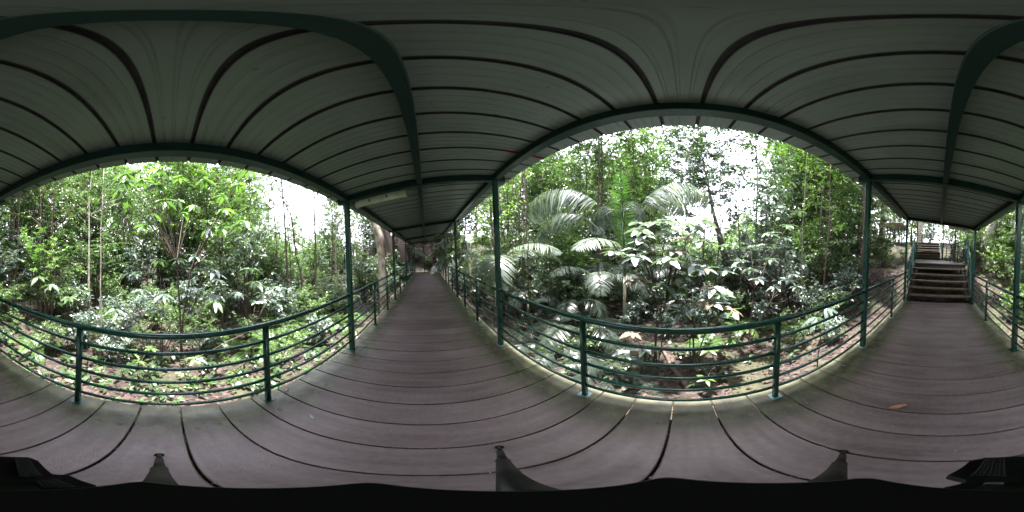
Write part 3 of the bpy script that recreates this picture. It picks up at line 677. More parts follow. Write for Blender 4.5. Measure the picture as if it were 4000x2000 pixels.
# ------------------------------------------------------------------ vegetation: leaf litter and ground cover
def clear_of_walk(x, y, m=0.0):
    """True when a spot is off the boardwalk, stairs, landing and side walk"""
    if -5.9 < x < 17.2 and -1.35-m < y < 1.5+m: return False
    if -7.6 < x <= -5.5 and -1.4-m < y < 1.55+m: return False
    if -13.6 < x <= -7 and -2.1-m < y < 1.5+m: return False
    if -18.6 < x <= -13.3 and -2.9-m < y < .6+m: return False
    if 13.3-m < x < 17.5+m and y > 0 and y < 14: return False
    return True
def scatter(n, rmin, rmax, pw=1.0):
    a = rng.uniform(0, 2*np.pi, n); r = rmin+(rmax-rmin)*rng.random(n)**pw; return np.stack([r*np.cos(a), r*np.sin(a)], 1)
n = 42000; xy = np.concatenate([scatter(24000, .3, 17, 1.0), np.column_stack([rng.uniform(16.4, 25, 12000), rng.uniform(-9, 16, 12000)]), np.column_stack([rng.uniform(-22, -8, 6000), rng.uniform(-9, 5, 6000)])]); z = ground_z(xy[:, 0], xy[:, 1])
P = np.column_stack([xy, z+rng.uniform(.005, .035, n)]); D = rand_dir(n, -.2, .25); N = norm(np.array([0, 0, 1.])+rng.normal(0, .3, (n, 3))); L = rng.uniform(.05, .13, n)
V, F, ti = leaves(P, D, N, L, L*.42, T_SIMPLE)
MT['banklit'] = leaf_mat('bank_leaf', (.025, .012, .010), (.065, .03, .026), (.15, .095, .085), .1, rough=.6)
n = 9000; xy = np.column_stack([rng.uniform(16.9, 21, n), rng.uniform(-4, 4.5, n)]); P2 = np.column_stack([xy, ground_z(xy[:, 0], xy[:, 1])+.03]); L2 = rng.uniform(.08, .2, n)
V2, F2, t2 = leaves(P2, rand_dir(n, -.5, .5), rand_dir(n, .2, 1), L2, L2*.45, T_SIMPLE)
tag(link('leaf_litter', tri_mesh('leaf_litter', V2, F2, t2, 'banklit')), 'reddish dead leaves hanging on the steep bank behind the end railing', 'leaf litter', kind='stuff')
tag(link('leaf_litter', tri_mesh('leaf_litter', V, F, ti, 'litter')), 'brown dead leaves covering the forest floor on all sides', 'leaf litter', kind='stuff')
# low seedlings
def cover(n, rmin, rmax, mname, name, lab, L0, hgt, pw=1.0, keep=None):
    xy = scatter(n, rmin, rmax, pw); ok = np.array([clear_of_walk(x, y, -.05) for x, y in xy]); xy = xy[ok]
    if keep is not None: xy = xy[keep(xy)]
    n = len(xy); k = 7; c = np.repeat(xy, k, 0); m = len(c); hh = np.repeat(rng.uniform(.3, 1, n)*hgt, k)
    a = rng.uniform(0, 2*np.pi, m); D = np.stack([np.cos(a), np.sin(a), rng.uniform(-.15, .45, m)], 1)
    z = ground_z(c[:, 0], c[:, 1])+hh*rng.uniform(.55, 1, m)
    P = np.column_stack([c+D[:, :2]*.02+rng.normal(0, .012, (m, 2)), z]); L = L0*np.repeat(rng.uniform(.6, 1.3, n), k)*rng.uniform(.8, 1.1, m)
    tint = np.clip(np.repeat(rng.random(n)*.7, k)+rng.random(m)*.3, 0, 1)
    V, F, ti = leaves(P, D, norm(np.array([0, 0, 1.])+rng.normal(0, .25, (m, 3))), L, L*.45, T_SIMPLE if L0 < .1 else T_LANCE, tint)
    sb = MB()
    # stems as thin blades
    sx = np.column_stack([xy, ground_z(xy[:, 0], xy[:, 1])-.02]); V2, F2, t2 = leaves(sx, np.tile([0, 0, 1.], (n, 1))+rng.normal(0, .05, (n, 3)), np.tile([1., 0, 0], (n, 1)), hh[::k]+.02, .006, T_SIMPLE, np.full(n, .05))
    F = np.concatenate([F, F2+len(V)]); V = np.concatenate([V, V2]); ti = np.concatenate([ti, t2])
    ti = ti*.6
    tag(link(name, tri_mesh(name, V, F, ti, mname)), lab, 'ground cover', kind='stuff')
cover(4200, 1.4, 16, 'leafB', 'ground_cover', 'fresh green low seedlings spread over the leaf litter', .095, .16, .9, keep=lambda a: (a[:, 1] > 0) | (rng.random(len(a)) < .12))
cover(3000, 1.4, 15, 'leafA', 'ground_cover', 'mid-green knee-low seedlings spread among the leaf litter', .13, .34, 1.0, keep=lambda a: (np.abs(a[:, 1]) > 1.9) & ((a[:, 1] > 0) | (rng.random(len(a)) < .45)))

# ------------------------------------------------------------------ shared plant models
S = {}
LN = lambda a: (random.uniform(-a, a), random.uniform(-a, a))
S['sap'] = [make_tree(5.0, .022, .12, 34, 1.0, 7, 10, .11, .42, T_SIMPLE, 'leafA', 'bark', LN(.1), .05, .45, .35, 6) for _ in range(3)]
S['sapB'] = [make_tree(5.6, .026, .12, 36, 1.1, 7, 10, .12, .42, T_SIMPLE, 'leafB', 'bark', LN(.1), .05, .4, .3, 6) for _ in range(3)]
S['tree'] = [make_tree(10.5, .075, .10, 66, 2.1, 10, 13, .15, .44, T_SIMPLE, 'leafA', 'bark', LN(.08), .035, .3, .3, 8) for _ in range(3)]
S['treeB'] = [make_tree(11.5, .085, .10, 66, 2.4, 10, 13, .16, .44, T_SIMPLE, 'leafB', 'bark', LN(.08), .035, .3, .3, 8) for _ in range(2)]
S['treeD'] = [make_tree(10.0, .085, .08, 66, 2.2, 10, 14, .15, .45, T_SIMPLE, 'leafD', 'bark', LN(.08), .035, .25, .3, 8) for _ in range(2)]
S['thin'] = [make_tree(9.5, .045, .40, 30, 1.6, 7, 10, .13, .42, T_SIMPLE, 'leafA', 'greystem', LN(.06), .03, .5, .3, 7) for _ in range(3)]
S['shrA'] = [make_shrub(1.5, .75, 10, 1500, .095, .42, T_SIMPLE, 'leafA') for _ in range(3)]
S['shrC'] = [make_shrub(1.7, .8, 9, 900, .15, .42, T_LANCE, 'leafC') for _ in range(3)]
S['shrB'] = [make_shrub(1.3, .7, 10, 1400, .085, .45, T_SIMPLE, 'leafB') for _ in range(2)]
S['shrD'] = [make_shrub(2.2, .9, 10, 1700, .11, .4, T_SIMPLE, 'leafD') for _ in range(2)]
S['thick'] = [make_shrub(3.4, 1.15, 14, 4200, .115, .42, T_SIMPLE, m_) for m_ in ('leafA', 'leafA', 'leafC')]
S['thickB'] = [make_shrub(3.2, 1.1, 13, 3800, .11, .42, T_SIMPLE, 'leafB') for _ in range(2)]
FR = {
 'long': [frond_mesh(2.5, R(72), R(105+20*i), 40, .50, .034, 'palm') for i in range(3)],
 'mid': [frond_mesh(1.7, R(62), R(95+20*i), 32, .36, .026, 'palmd') for i in range(3)],
 'low': [frond_mesh(1.5, R(30), R(60+15*i), 34, .33, .022, 'palmd', dr=.9) for i in range(2)],
 'fern': [frond_mesh(.75, R(55), R(75+15*i), 26, .17, .028, 'leafB', .15, .35, rr=.004) for i in range(3)],
}

counts = {}
PLACED = []
ORD = ['first', 'second', 'third', 'fourth', 'fifth', 'sixth', 'seventh', 'eighth', 'ninth', 'tenth', 'eleventh', 'twelfth', 'thirteenth', 'fourteenth', 'fifteenth', 'sixteenth', 'seventeenth', 'eighteenth', 'nineteenth', 'twentieth']
def ordw(i):
    if i < 20: return ORD[i]
    tens = ['twenty', 'thirty', 'forty', 'fifty', 'sixty', 'seventy', 'eighty', 'ninety'][(i+1)//10-2]; k = (i+1) % 10
    return tens+'-'+ORD[k-1] if k else tens[:-1]+'ieth'
def px_of(x, y):
    return (PSI-math.atan2(y, x)*4000/(2*math.pi)) % 4000
def zone(x, y):
    px = px_of(x, y)
    if px < 1350 or px > 3960: return 'side without palms', (px+1000) % 4000
    if px < 1950: return 'far end of the long walk', px
    if px < 3400: return 'palm side', px
    return 'stairs', px
def plant(kind, x, y, look, name, cat, parts, sc=1, rz=None, group=None, dz=0):
    """put an instance; its label is completed at the end from where it stands"""
    me = random.choice(S[kind]) if isinstance(kind, str) else kind
    t = empty(name, (x, y, gz(x, y)-.02+dz), None, cat, group, random.uniform(0, 6.28) if rz is None else rz, sc)
    for nm, m in zip(parts, me): link(nm, m, t)
    PLACED.append((t, look, x, y)); return t
TC = ('trunk', 'crown'); BF = ('branches', 'foliage')
def finish_labels():
    groups = {}
    for t, look, x, y in PLACED:
        z, p = zone(x, y); dist = math.hypot(x, y); band = 'near' if dist < 5 else 'middle-distance' if dist < 11 else 'far'
        groups.setdefault((look, z, band), []).append((p, t))
    for (look, z, band), L in groups.items():
        L.sort(key=lambda a: a[0])
        for i, (p, t) in enumerate(L):
            where = {'side without palms': 'from the stairs, palmless side', 'palm side': 'from the long walk, palm side',
                     'far end of the long walk': 'left to right, far end', 'stairs': 'left to right, stairs end'}[z]
            t['label'] = f"{look}, {ordw(i)} {band} one {where}" if len(L) > 1 else f"{look}, the only {band} one {where.split(',')[1].strip()}"

# ---- single, recognisable trees
def solo(px, dist, look, name, cat, **k):
    """bespoke tree at a bearing and distance"""
    dz = k.pop('dz', 0); dr = at(px, 1000, dist); x, y = float(dr[0]), float(dr[1]); leanpx = k.pop('lean_px', 0); lt = k.pop('lean_to', 0)
    rg = norm(np.array([math.sin(math.atan2(y, x)), -math.cos(math.atan2(y, x))]))   # to the right as seen from the camera
    k['lean'] = (rg[0]*leanpx, rg[1]*leanpx)
    me = make_tree(**k); t = empty(name, (x, y, gz(x, y)-.03+dz), look, cat); link('trunk', me[0], t); link('crown', me[1], t); return t
# big mottled trunk beside the long walk
def big_trunk(px, dist, look, pts, rad, m, cut=None):
    dr = at(px, 1000, dist); x, y = float(dr[0]), float(dr[1]); az = math.atan2(y, x); rg = (math.sin(az), -math.cos(az)); g = gz(x, y)
    t = empty('tree', (x, y, g), look, 'tree')
    P = [(rg[0]*a, rg[1]*a, z) for a, z in pts]; n = 26; zs = np.linspace(0, len(P)-1, n)
    Q = np.array([[np.interp(s, range(len(P)), [p[c] for p in P]) for c in range(3)] for s in zs]); rad2 = np.interp(zs, range(len(P)), rad)
    b = MB(); b.tube(Q, list(rad2), 16); V = np.array(b.v)
    dd = V[:, :2]-np.repeat(Q[:, :2], 16, 0); an = np.arctan2(dd[:, 1], dd[:, 0]); V[:, :2] += dd*(.09*np.sin(an*3+V[:, 2]*1.3)+.06*np.sin(an*7+V[:, 2]*4)+.05*rng.normal(0, 1, len(an)))[:, None]
    b.v = [tuple(v) for v in V]; b.build('trunk', m, t, True)
    tp_ = Q[-1]
    for i in range(3): link('crown', S['tree'][i][1], t, (tp_[0]+random.uniform(-1, 1), tp_[1]+random.uniform(-1, 1), tp_[2]-2.2), (0, 0, i*2), .8)
    return t
big_trunk(1498, 6.3, 'big pale mottled trunk leaning out beside the railing of the long walk', [(0, -.3), (0, .15), (-.03, 1.2), (-.05, 2.2), (-.12, 3.0), (-.5, 4.2), (-.9, 6)], [.30, .20, .165, .15, .17, .13, .10], 'palebark')
big_trunk(1532, 12.2, 'dark brown trunk behind the big mottled one at the side walkway', [(0, -.3), (-.1, 1), (-.2, 3), (-.7, 6), (-1.2, 9)], [.5, .36, .3, .25, .2], 'bark')
big_trunk(1572, 18.5, 'thick dark buttressed trunk behind the far railing corner', [(0, -.3), (0, .8), (.0, 3), (.1, 6), (.2, 9)], [.75, .5, .4, .33, .3], 'bark')
big_trunk(3848, 9.3, 'large pale peeling trunk leaning right of the lower stairs', [(-.25, -.8), (-.22, .6), (.05, 1.6), (.35, 2.8), (.6, 4.2), (.9, 7)], [.30, .27, .24, .27, .22, .16], 'whitebark')
big_trunk(3440, 13, 'brown furrowed trunk up the slope on the bank side of the stairs', [(0, -.5), (0, 1), (.05, 3), (.15, 6)], [.38, .27, .22, .2], 'palebark')
big_trunk(3588, 17, 'pale twisted trunk behind the post at the stair foot', [(0, -.8), (.05, 1.5), (-.1, 3.4), (.15, 5), (-.1, 8)], [.4, .3, .28, .24, .2], 'whitebark')
big_trunk(2842, 7.2, 'dark leaning trunk forking against the bright sky on the palm side', [(.05, -.5), (.0, 1.2), (-.12, 2.4), (-.3, 3.1), (-.7, 4.6), (-1.0, 6.5)], [.20, .16, .145, .13, .065, .04], 'bark')
solo(182, 5.4, 'thin reddish-brown branching tree behind the palmless railing towards the stairs', 'tree', 'tree', Ht=6.2, r0=.05, lo=.42, nb=16, bl=1.5, twigs=5, per=7, L=.09, leafm='leafA', barkm='redbark', lean_px=.08, wob=.03, up=.9, limb=.55)
solo(60, 7.2, 'slender reddish sapling beyond the branching reddish tree', 'sapling', 'sapling', Ht=6.2, r0=.04, lo=.4, nb=14, bl=1.1, twigs=5, per=7, L=.08, leafm='leafA', barkm='redbark', wob=.03, up=.8)
solo(408, 3.4, 'very thin pale stem right behind the palmless railing near its middle', 'sapling', 'sapling', Ht=4.6, r0=.022, lo=.62, nb=10, bl=.9, twigs=5, per=6, L=.1, leafm='leafA', barkm='whitebark', wob=.02)
solo(352, 5.6, 'white-barked thin tree standing deeper behind the palmless railing', 'tree', 'tree', Ht=7.5, r0=.045, lo=.5, nb=16, bl=1.3, twigs=5, per=7, L=.1, leafm='leafA', barkm='whitebark', wob=.025)
solo(1225, 8.5, 'tall thin dark trunk seen against the bright gap beside the railing', 'tree', 'tree', Ht=9, r0=.07, lo=.5, nb=16, bl=1.3, twigs=5, per=7, L=.11, leafm='leafA', barkm='bark', wob=.02)
solo(1180, 7, 'crooked thin dark tree left of the bright gap, branches bare', 'tree', 'tree', Ht=7, r0=.055, lo=.45, nb=12, bl=1.2, twigs=3, per=4, L=.11, leafm='leafA', barkm='bark', lean_px=-.16, wob=.05)
solo(1312, 6.2, 'straight pale sapling just left of the nearest tall post', 'sapling', 'sapling', Ht=6, r0=.035, lo=.55, nb=12, bl=.9, twigs=4, per=5, L=.1, leafm='leafB', barkm='greystem', wob=.02)
solo(3052, 5.6, 'thin dark stem with open foliage behind the palm-side railing', 'sapling', 'sapling', Ht=6.2, r0=.035, lo=.3, nb=18, bl=1.1, twigs=5, per=6, L=.13, asp=.4, leafm='leafC', barkm='bark', wob=.03)
solo(3215, 5.2, 'thin dark-red sapling near the leaf-litter bank', 'sapling', 'sapling', Ht=5.8, r0=.032, lo=.4, nb=18, bl=1.0, twigs=5, per=8, L=.09, leafm='leafB', barkm='redbark', wob=.02, lean_px=.03)
solo(3135, 5.8, 'light grey straight sapling near the leaf-litter bank', 'sapling', 'sapling', Ht=7, r0=.032, lo=.45, nb=16, bl=1.1, twigs=5, per=8, L=.09, leafm='leafB', barkm='greystem', wob=.015, lean_px=.02)
solo(2360, 8.0, 'tall dark-stemmed tree behind the arching palm', 'tree', 'tree', Ht=10, r0=.10, lo=.18, nb=42, bl=2.0, twigs=8, per=10, L=.13, leafm='leafD', barkm='bark', wob=.04)
solo(2480, 9.5, 'bright yellow-green feathery tree above the arching palm', 'tree', 'tree', Ht=6.6, r0=.08, lo=.45, nb=44, bl=2.0, twigs=9, per=12, L=.10, asp=.35, leafm='leafB', barkm='bark', wob=.04)
solo(2750, 6.6, 'spindly tree with sparse leaves crossing the brightest sky', 'tree', 'tree', Ht=7.5, r0=.05, lo=.5, nb=14, bl=1.4, twigs=4, per=5, L=.15, leafm='leafC', barkm='bark', wob=.05)

for px, d, hh in ((2690, 6.2, 6.8), (2800, 5.6, 6.2), (2900, 5.4, 5.8), (2970, 6.0, 6.4), (3010, 4.9, 4.6), (1290, 9.0, 7.5), (1130, 7.5, 6.5), (1080, 9, 8.0)):
    solo(px, d, {2690: 'sparse large-leaved sapling left of the dark leaning trunk', 2800: 'sparse large-leaved sapling just in front of the dark leaning trunk', 2900: 'grey-leaved sapling just right of the dark leaning trunk', 2970: 'taller grey-leaved sapling right of the dark leaning trunk, against white sky', 2620: 'tall sparse tree reaching the eave left of the bright sky', 3010: 'short large-leaved sapling between the leaning trunk and the thin dark stem', 1290: 'sparse pale-green tree against the bright gap, nearest the tall post', 1130: 'sparse sapling at the left edge of the bright gap', 1080: 'tall sparse tree reaching the eave left of the bright gap'}[px], 'sapling', 'sapling', Ht=hh, r0=.035, lo=.25, nb=24, bl=1.2, twigs=6, per=6, L=.17 if px > 2000 else .12, asp=.42, tpl=T_LANCE if px > 2000 else T_SIMPLE, leafm='leafC' if px > 2000 else 'leafB', barkm='bark', wob=.03)
S['high'] = [make_tree(12.5, .05, .52, 52, 2.6, 9, 12, .16, .44, T_SIMPLE, 'leafA', 'bark', LN(.05), .02, .35, .3, 8) for _ in range(2)]  # high crowns above the eave, added to dapple sunlight and shade the bank
for i, (x, y, sc_) in enumerate(((3.6, -6.4, 1.1), (6.8, -4.2, 1), (-5.8, -5.2, 1.05), (10.5, -4.3, 1), (13.8, -4.2, 1.1), (-3.6, -7.6, 1.1), (4.9, 5.6, 1), (9.2, 4.9, 1), (-5.6, 5.4, 1.05), (-9, -4.8, 1), (-9.2, 4.6, 1), (17.8, -2.6, .9), (18.6, 2.2, .95), (20.5, 3.4, 1), (21, -3.4, 1), (17.9, 4.6, .9), (19.6, .4, .95), (18.4, -1.0, .9), (18.9, 1.7, .9), (1.9, -7.5, 1), (-17.5, 2.5, 1), (-19.5, -1, 1), (-16, 3.4, 1))):
    plant('high', x, y, 'tall high-crowned tree', 'tree', 'tree', TC, sc_, group='trees of the forest')
# ---- planted by rule: rows of shrubs, saplings and trees in depth
def gapf(px):   # openings where the photograph shows bright sky down to the horizon
    return (1040 < px < 1350) or (2600 < px < 3040)
def try_spots(n, pxa, pxb, da, db, minsep, used, m=.5):
    out = []; tries = 0
    while len(out) < n and tries < n*30:
        tries += 1; px = random.uniform(pxa, pxb) % 4000; d = random.uniform(da, db); p = at(px, 1000, d); x, y = float(p[0]), float(p[1])
        if not clear_of_walk(x, y, m): continue
        if any((x-a)**2+(y-b)**2 < minsep**2 for a, b in used): continue
        used.append((x, y)); out.append((px, d, x, y))
    return out
used = []
SPANS = [(0, 1345, 1.0), (1960, 3380, 1.0)]
# shrubs, first rows
looks = {'shrA': 'small-leaved mid-green bush', 'shrC': 'grey-green long-leaved bush', 'shrB': 'fresh light-green bush', 'shrD': 'dense dark-green bush', 'thick': 'head-high mid-green thicket', 'thickB': 'head-high light-green thicket'}
def shrubs(n, a, b, da, db, kinds, s0, s1, sep=.5, m=.45):
    for px, d, x, y in try_spots(n, a, b, da, db, sep, used, m):
        if 2350 < px < 2900 and d < 4.2: continue
        k = random.choice(kinds); nm_ = 'thicket' if k.startswith('thick') else 'bush'; plant(k, x, y, looks[k], nm_, nm_, BF, random.uniform(s0, s1), group={'bush': 'bushes of the understorey', 'thicket': 'thickets of the understorey'}[nm_])
shrubs(16, -40, 1340, 2.9, 4.8, ['shrA', 'shrC', 'shrB'], .35, .6, .7, .8)
shrubs(46, -40, 1340, 4.3, 8.5, ['shrA', 'shrC', 'shrA', 'shrB'], .7, 1.15, .6)
shrubs(28, -40, 1340, 8, 14, ['shrA', 'shrB', 'shrD'], 1.2, 1.9, .9)
shrubs(14, 2000, 3300, 2.9, 4.6, ['shrC', 'shrA', 'shrC'], .35, .6, .6, .8)
shrubs(46, 1960, 3360, 4.2, 8.5, ['shrC', 'shrA', 'shrA', 'shrD'], .7, 1.2, .6)
shrubs(28, 1960, 3360, 8, 14, ['shrA', 'shrC', 'shrD'], 1.2, 1.9, .9)
shrubs(30, 1350, 1960, 7.5, 19, ['shrA', 'shrC', 'shrD'], .7, 1.3, .7, .5)
shrubs(34, 3380, 3980, 6.5, 20, ['shrA', 'shrD', 'shrB'], .7, 1.5, .7, .5)
shrubs(26, -40, 1120, 5.2, 9.5, ['thick', 'thickB', 'thick'], .75, 1.15, .9, .9)
shrubs(26, 1970, 3330, 5.8, 10, ['thick', 'thick', 'thickB'], .75, 1.15, .9, .9)
shrubs(18, -40, 1340, 9, 16, ['thick', 'thickB'], 1.1, 1.6, 1.3, .9)
shrubs(18, 1960, 3340, 9, 16, ['thick', 'thickB'], 1.1, 1.6, 1.3, .9)
shrubs(10, 1350, 1600, 8, 12.4, ['thick', 'shrC'], .5, .8, .8, .5)
shrubs(10, 1760, 1960, 7, 14, ['thick', 'shrC'], .6, .9, .8, .5)
shrubs(14, 3700, 3960, 7.5, 15, ['thick', 'thickB'], .6, 1.1, .9, .5)
shrubs(9, 1625, 1730, 17.8, 22, ['shrD', 'shrA'], .2, .4, .5, .3)
def trees(n, a, b, da, db, kinds, s0, s1, sep, gap_skip=True, m=1.0):
    nm = {'sap': ('slender mid-green sapling', 'sapling'), 'sapB': ('slender light-green sapling', 'sapling'), 'tree': ('tall mid-green forest tree', 'tree'),
          'treeB': ('tall light-green forest tree', 'tree'), 'treeD': ('tall dark-crowned forest tree', 'tree'), 'thin': ('thin bare-stemmed tree with a high crown', 'tree')}
    for px, d, x, y in try_spots(n, a, b, da, db, sep, used, m):
        if gap_skip and gapf(px): continue
        if 1625 < px < 1725 and d < 22: continue
        if 2080 < px < 2680 and d < 6.8 or 2680 <= px < 3020 and d < 4.8: continue
        k = random.choice(kinds); look, c = nm[k]; plant(k, x, y, look, c, c, TC, random.uniform(s0, s1), group={'sapling': 'saplings of the understorey', 'tree': 'trees of the forest'}[c])
trees(12, 1960, 2580, 7.0, 11, ['tree', 'treeD', 'tree'], .95, 1.15, 1.0)
trees(9, 3060, 3380, 6.5, 11, ['tree', 'treeB'], .9, 1.1, 1.0)
trees(12, -40, 1000, 7.0, 11, ['tree', 'treeB', 'tree'], .85, 1.05, 1.0)
trees(14, 1960, 2520, 10, 18, ['tree', 'treeD', 'treeB'], 1.2, 1.5, 1.2)
trees(10, 3040, 3380, 10, 18, ['tree', 'treeB'], 1.2, 1.4, 1.2)
trees(14, -40, 1000, 10, 18, ['tree', 'treeB'], 1.1, 1.4, 1.2)
trees(8, 950, 1200, 5.5, 10, ['tree', 'treeB', 'tree'], .8, .95, 1.2, gap_skip=False)
trees(34, -60, 1340, 4.4, 8.5, ['sap', 'sapB', 'sap'], .85, 1.3, .8)
trees(34, 1960, 3370, 4.4, 8.5, ['sap', 'sap', 'sapB'], .85, 1.25, .8)
trees(34, -60, 1340, 7.5, 15, ['tree', 'treeB', 'thin', 'tree'], .8, 1.1, 1.1)
trees(34, 1960, 3370, 7.5, 15, ['tree', 'treeD', 'thin', 'tree'], .8, 1.15, 1.1)
trees(30, -60, 1340, 14, 28, ['tree', 'treeB', 'treeD'], 1.1, 1.6, 2.0)
trees(30, 1960, 3370, 14, 28, ['tree', 'treeB', 'treeD'], 1.2, 1.8, 2.0)
trees(30, 1350, 1960, 9, 32, ['tree', 'treeD', 'sap', 'thin'], .8, 1.4, 1.4, m=2)
trees(40, 3370, 3990, 8, 30, ['tree', 'treeB', 'sapB', 'thin'], .7, 1.3, 1.3, m=1.4)
trees(16, 1250, 1800, 17.5, 30, ['treeD', 'tree', 'sap'], .8, 1.3, 1.4, gap_skip=False)
shrubs(30, 1230, 1800, 17.6, 27, ['shrA', 'shrD', 'shrC'], .9, 1.6, .9, .4)
trees(26, 1040, 1350, 11, 30, ['sapB', 'sapB', 'thin'], .8, 1.3, 1.2, gap_skip=False)
trees(26, 2600, 3040, 8, 26, ['sapB', 'sapB', 'sap'], .8, 1.1, 1.2, gap_skip=False)

# distant wood, one mass all round with dips where sky shows
P = []; 
for i in range(90000):
    px = random.uniform(0, 4000); d = random.uniform(26, 46); hmax = (6.5+2*math.sin(px*.031)) if gapf(px) else 24+4*math.sin(px*.019)+3*math.sin(px*.047)
    p = at(px, 1000, d); zz = gz(p[0], p[1])+hmax*random.random()**.8; P.append((p[0], p[1], zz))
P = np.array(P); n = len(P); L = rng.uniform(.4, .8, n); V, F, ti = leaves(P+rng.normal(0, .4, (n, 3)), rand_dir(n), rand_dir(n), L, L*.6, T_SIMPLE)
tag(link('distant_woodland', tri_mesh('distant_woodland', V, F, ti, 'leafA')), 'distant green woodland closing the view behind the nearer trees', 'woodland', kind='stuff')

# ---- palms
def palm(px, dist, look, specs, stem=.5, sr=.035, dz=0, sc=1, group=None, name='palm', cat='palm', el0=0):
    p = at(px, 1000, dist); x, y = float(p[0]), float(p[1]); t = empty(name, (x, y, gz(x, y)-.02+dz), look, cat, group, 0, sc)
    b = MB(); b.tube([(0, 0, -.1), (.02, .01, stem*.5), (0, .02, stem)], [sr*1.3, sr, sr*.8], 8); b.build('trunk', 'greystem', t, True)
    for kind, v, az, roll in specs: 
        link('frond', FR[kind][v % len(FR[kind])], t, (0, 0, stem-.03), (R(random.uniform(-8, 8)), R(roll), R(az)))
    return t
camaz = lambda px: math.degrees(math.atan2(at(px, 1000, 1)[1], at(px, 1000, 1)[0]))
FR['hero'] = [frond_mesh(4.8, R(82), R(165), 50, .80, .050, 'palm', .48, 1.3, rr=.014, bx=2.2), frond_mesh(2.9, R(86), R(30), 56, .36, .022, 'palmg', .30, .5, rr=.014, bx=2), frond_mesh(4.4, R(84), R(150), 50, .75, .046, 'palm', .50, 1.2, rr=.014, bx=2.6)]
c = camaz(2440)      # bearing towards the palm; left as seen is c+90, right is c-90
palm(2440, 4.6, 'largest palm with tall arching silvery fronds on the palm side', [('hero', 0, c+110, 0), ('hero', 0, c+80, 14), ('hero', 1, c+175, 4), ('hero', 2, c-100, 0), ('hero', 2, c-60, 0), ('hero', 0, c+30, 0), ('hero', 2, c-20, 0), ('hero', 1, c+60, 0), ('long', 0, c+150, 0), ('long', 1, c-120, 0)], 1.75, .05)
palm(2245, 3.9, 'low palm with arching fronds just left of the largest palm', [('mid', i, c+i*52+20, 0) for i in range(7)], .25, .03)
palm(2150, 3.2, 'low spreading palm close behind the railing near the tall post', [('low', i, c+i*48, 0) for i in range(8)], .18, .03)
palm(2330, 2.9, 'strap-leaved low palm brushing the palm-side railing foot', [('low', i, c+i*40+15, 0) for i in range(9)], .12, .025, sc=.85)
palm(2060, 5.2, 'mid-height palm behind the hanging vines on the palm side', [('mid', i, c+i*50, 0) for i in range(7)], .9, .04)
palm(1935, 4.6, 'tall palm whose fronds droop behind the nearest palm-side post', [('long', i, c+i*45, 0) for i in range(8)], 1.4, .05)
palm(1835, 7.2, 'dark palm fronds hanging over the railing of the long walk', [('long', i, c+i*45, 0) for i in range(8)], 2.2, .06)
palm(1800, 9.5, 'palm further along the long walk behind the hanging fronds', [('long', i, c+i*51, 0) for i in range(7)], 1.6, .06)
palm(2600, 7.5, 'small upright palm behind the largest palm', [('long', i, c+i*51, 0) for i in range(7)], 1.0, .05)
palm(1095, 6.2, 'fresh green tree-fern fronds beside the bright gap', [('mid', i, c+i*45, 0) for i in range(8)], .7, .05)
palm(2120, 2.5, 'low grassy palm pressing against the railing near the nearest palm-side post', [('low', i, c+i*45+5, 0) for i in range(8)], .1, .02, sc=.8)
palm(2420, 2.6, 'low grassy palm behind the first slim rail post of the palm side', [('low', i, c+i*45+30, 0) for i in range(8)], .1, .02, sc=.7)
palm(2240, 4.9, 'bushy mid-height palm half hidden left of the largest palm', [('mid', i, c+i*45+10, 0) for i in range(8)], .7, .04)
palm(2340, 5.6, 'palm with silvery fronds directly behind the left arching frond', [('long', i, c+i*45+10, 0) for i in range(8)], 1.1, .04)
for i, (px, d, s) in enumerate(((1050, 4.2, 1.2), (1120, 5.2, 1.4), (1200, 6.0, 1.3), (980, 3.6, 1.0), (1260, 7.0, 1.4), (1160, 4.4, 1.0), (2900, 4.2, 1.0), (3080, 4.6, 1.1), (2760, 3.4, .8), (2200, 3.1, .9), (150, 3.6, 1.0), (860, 4.4, 1.0), (1320, 5.0, 1.1), (3520, 9, 1.6), (3480, 8, 1.4))):
    p = at(px, 1000, d); x, y = float(p[0]), float(p[1])
    if not clear_of_walk(x, y, .3): continue
    t = empty('fern', (x, y, gz(x, y)-.02), None, 'fern', 'ferns on the forest floor', random.random()*6, s)
    for j in range(8): link('frond', FR['fern'][j % 3], t, (0, 0, .03), (0, R(random.uniform(-8, 12)), j*.785+random.uniform(-.2, .2)))
    PLACED.append((t, 'green fern rosette', x, y))

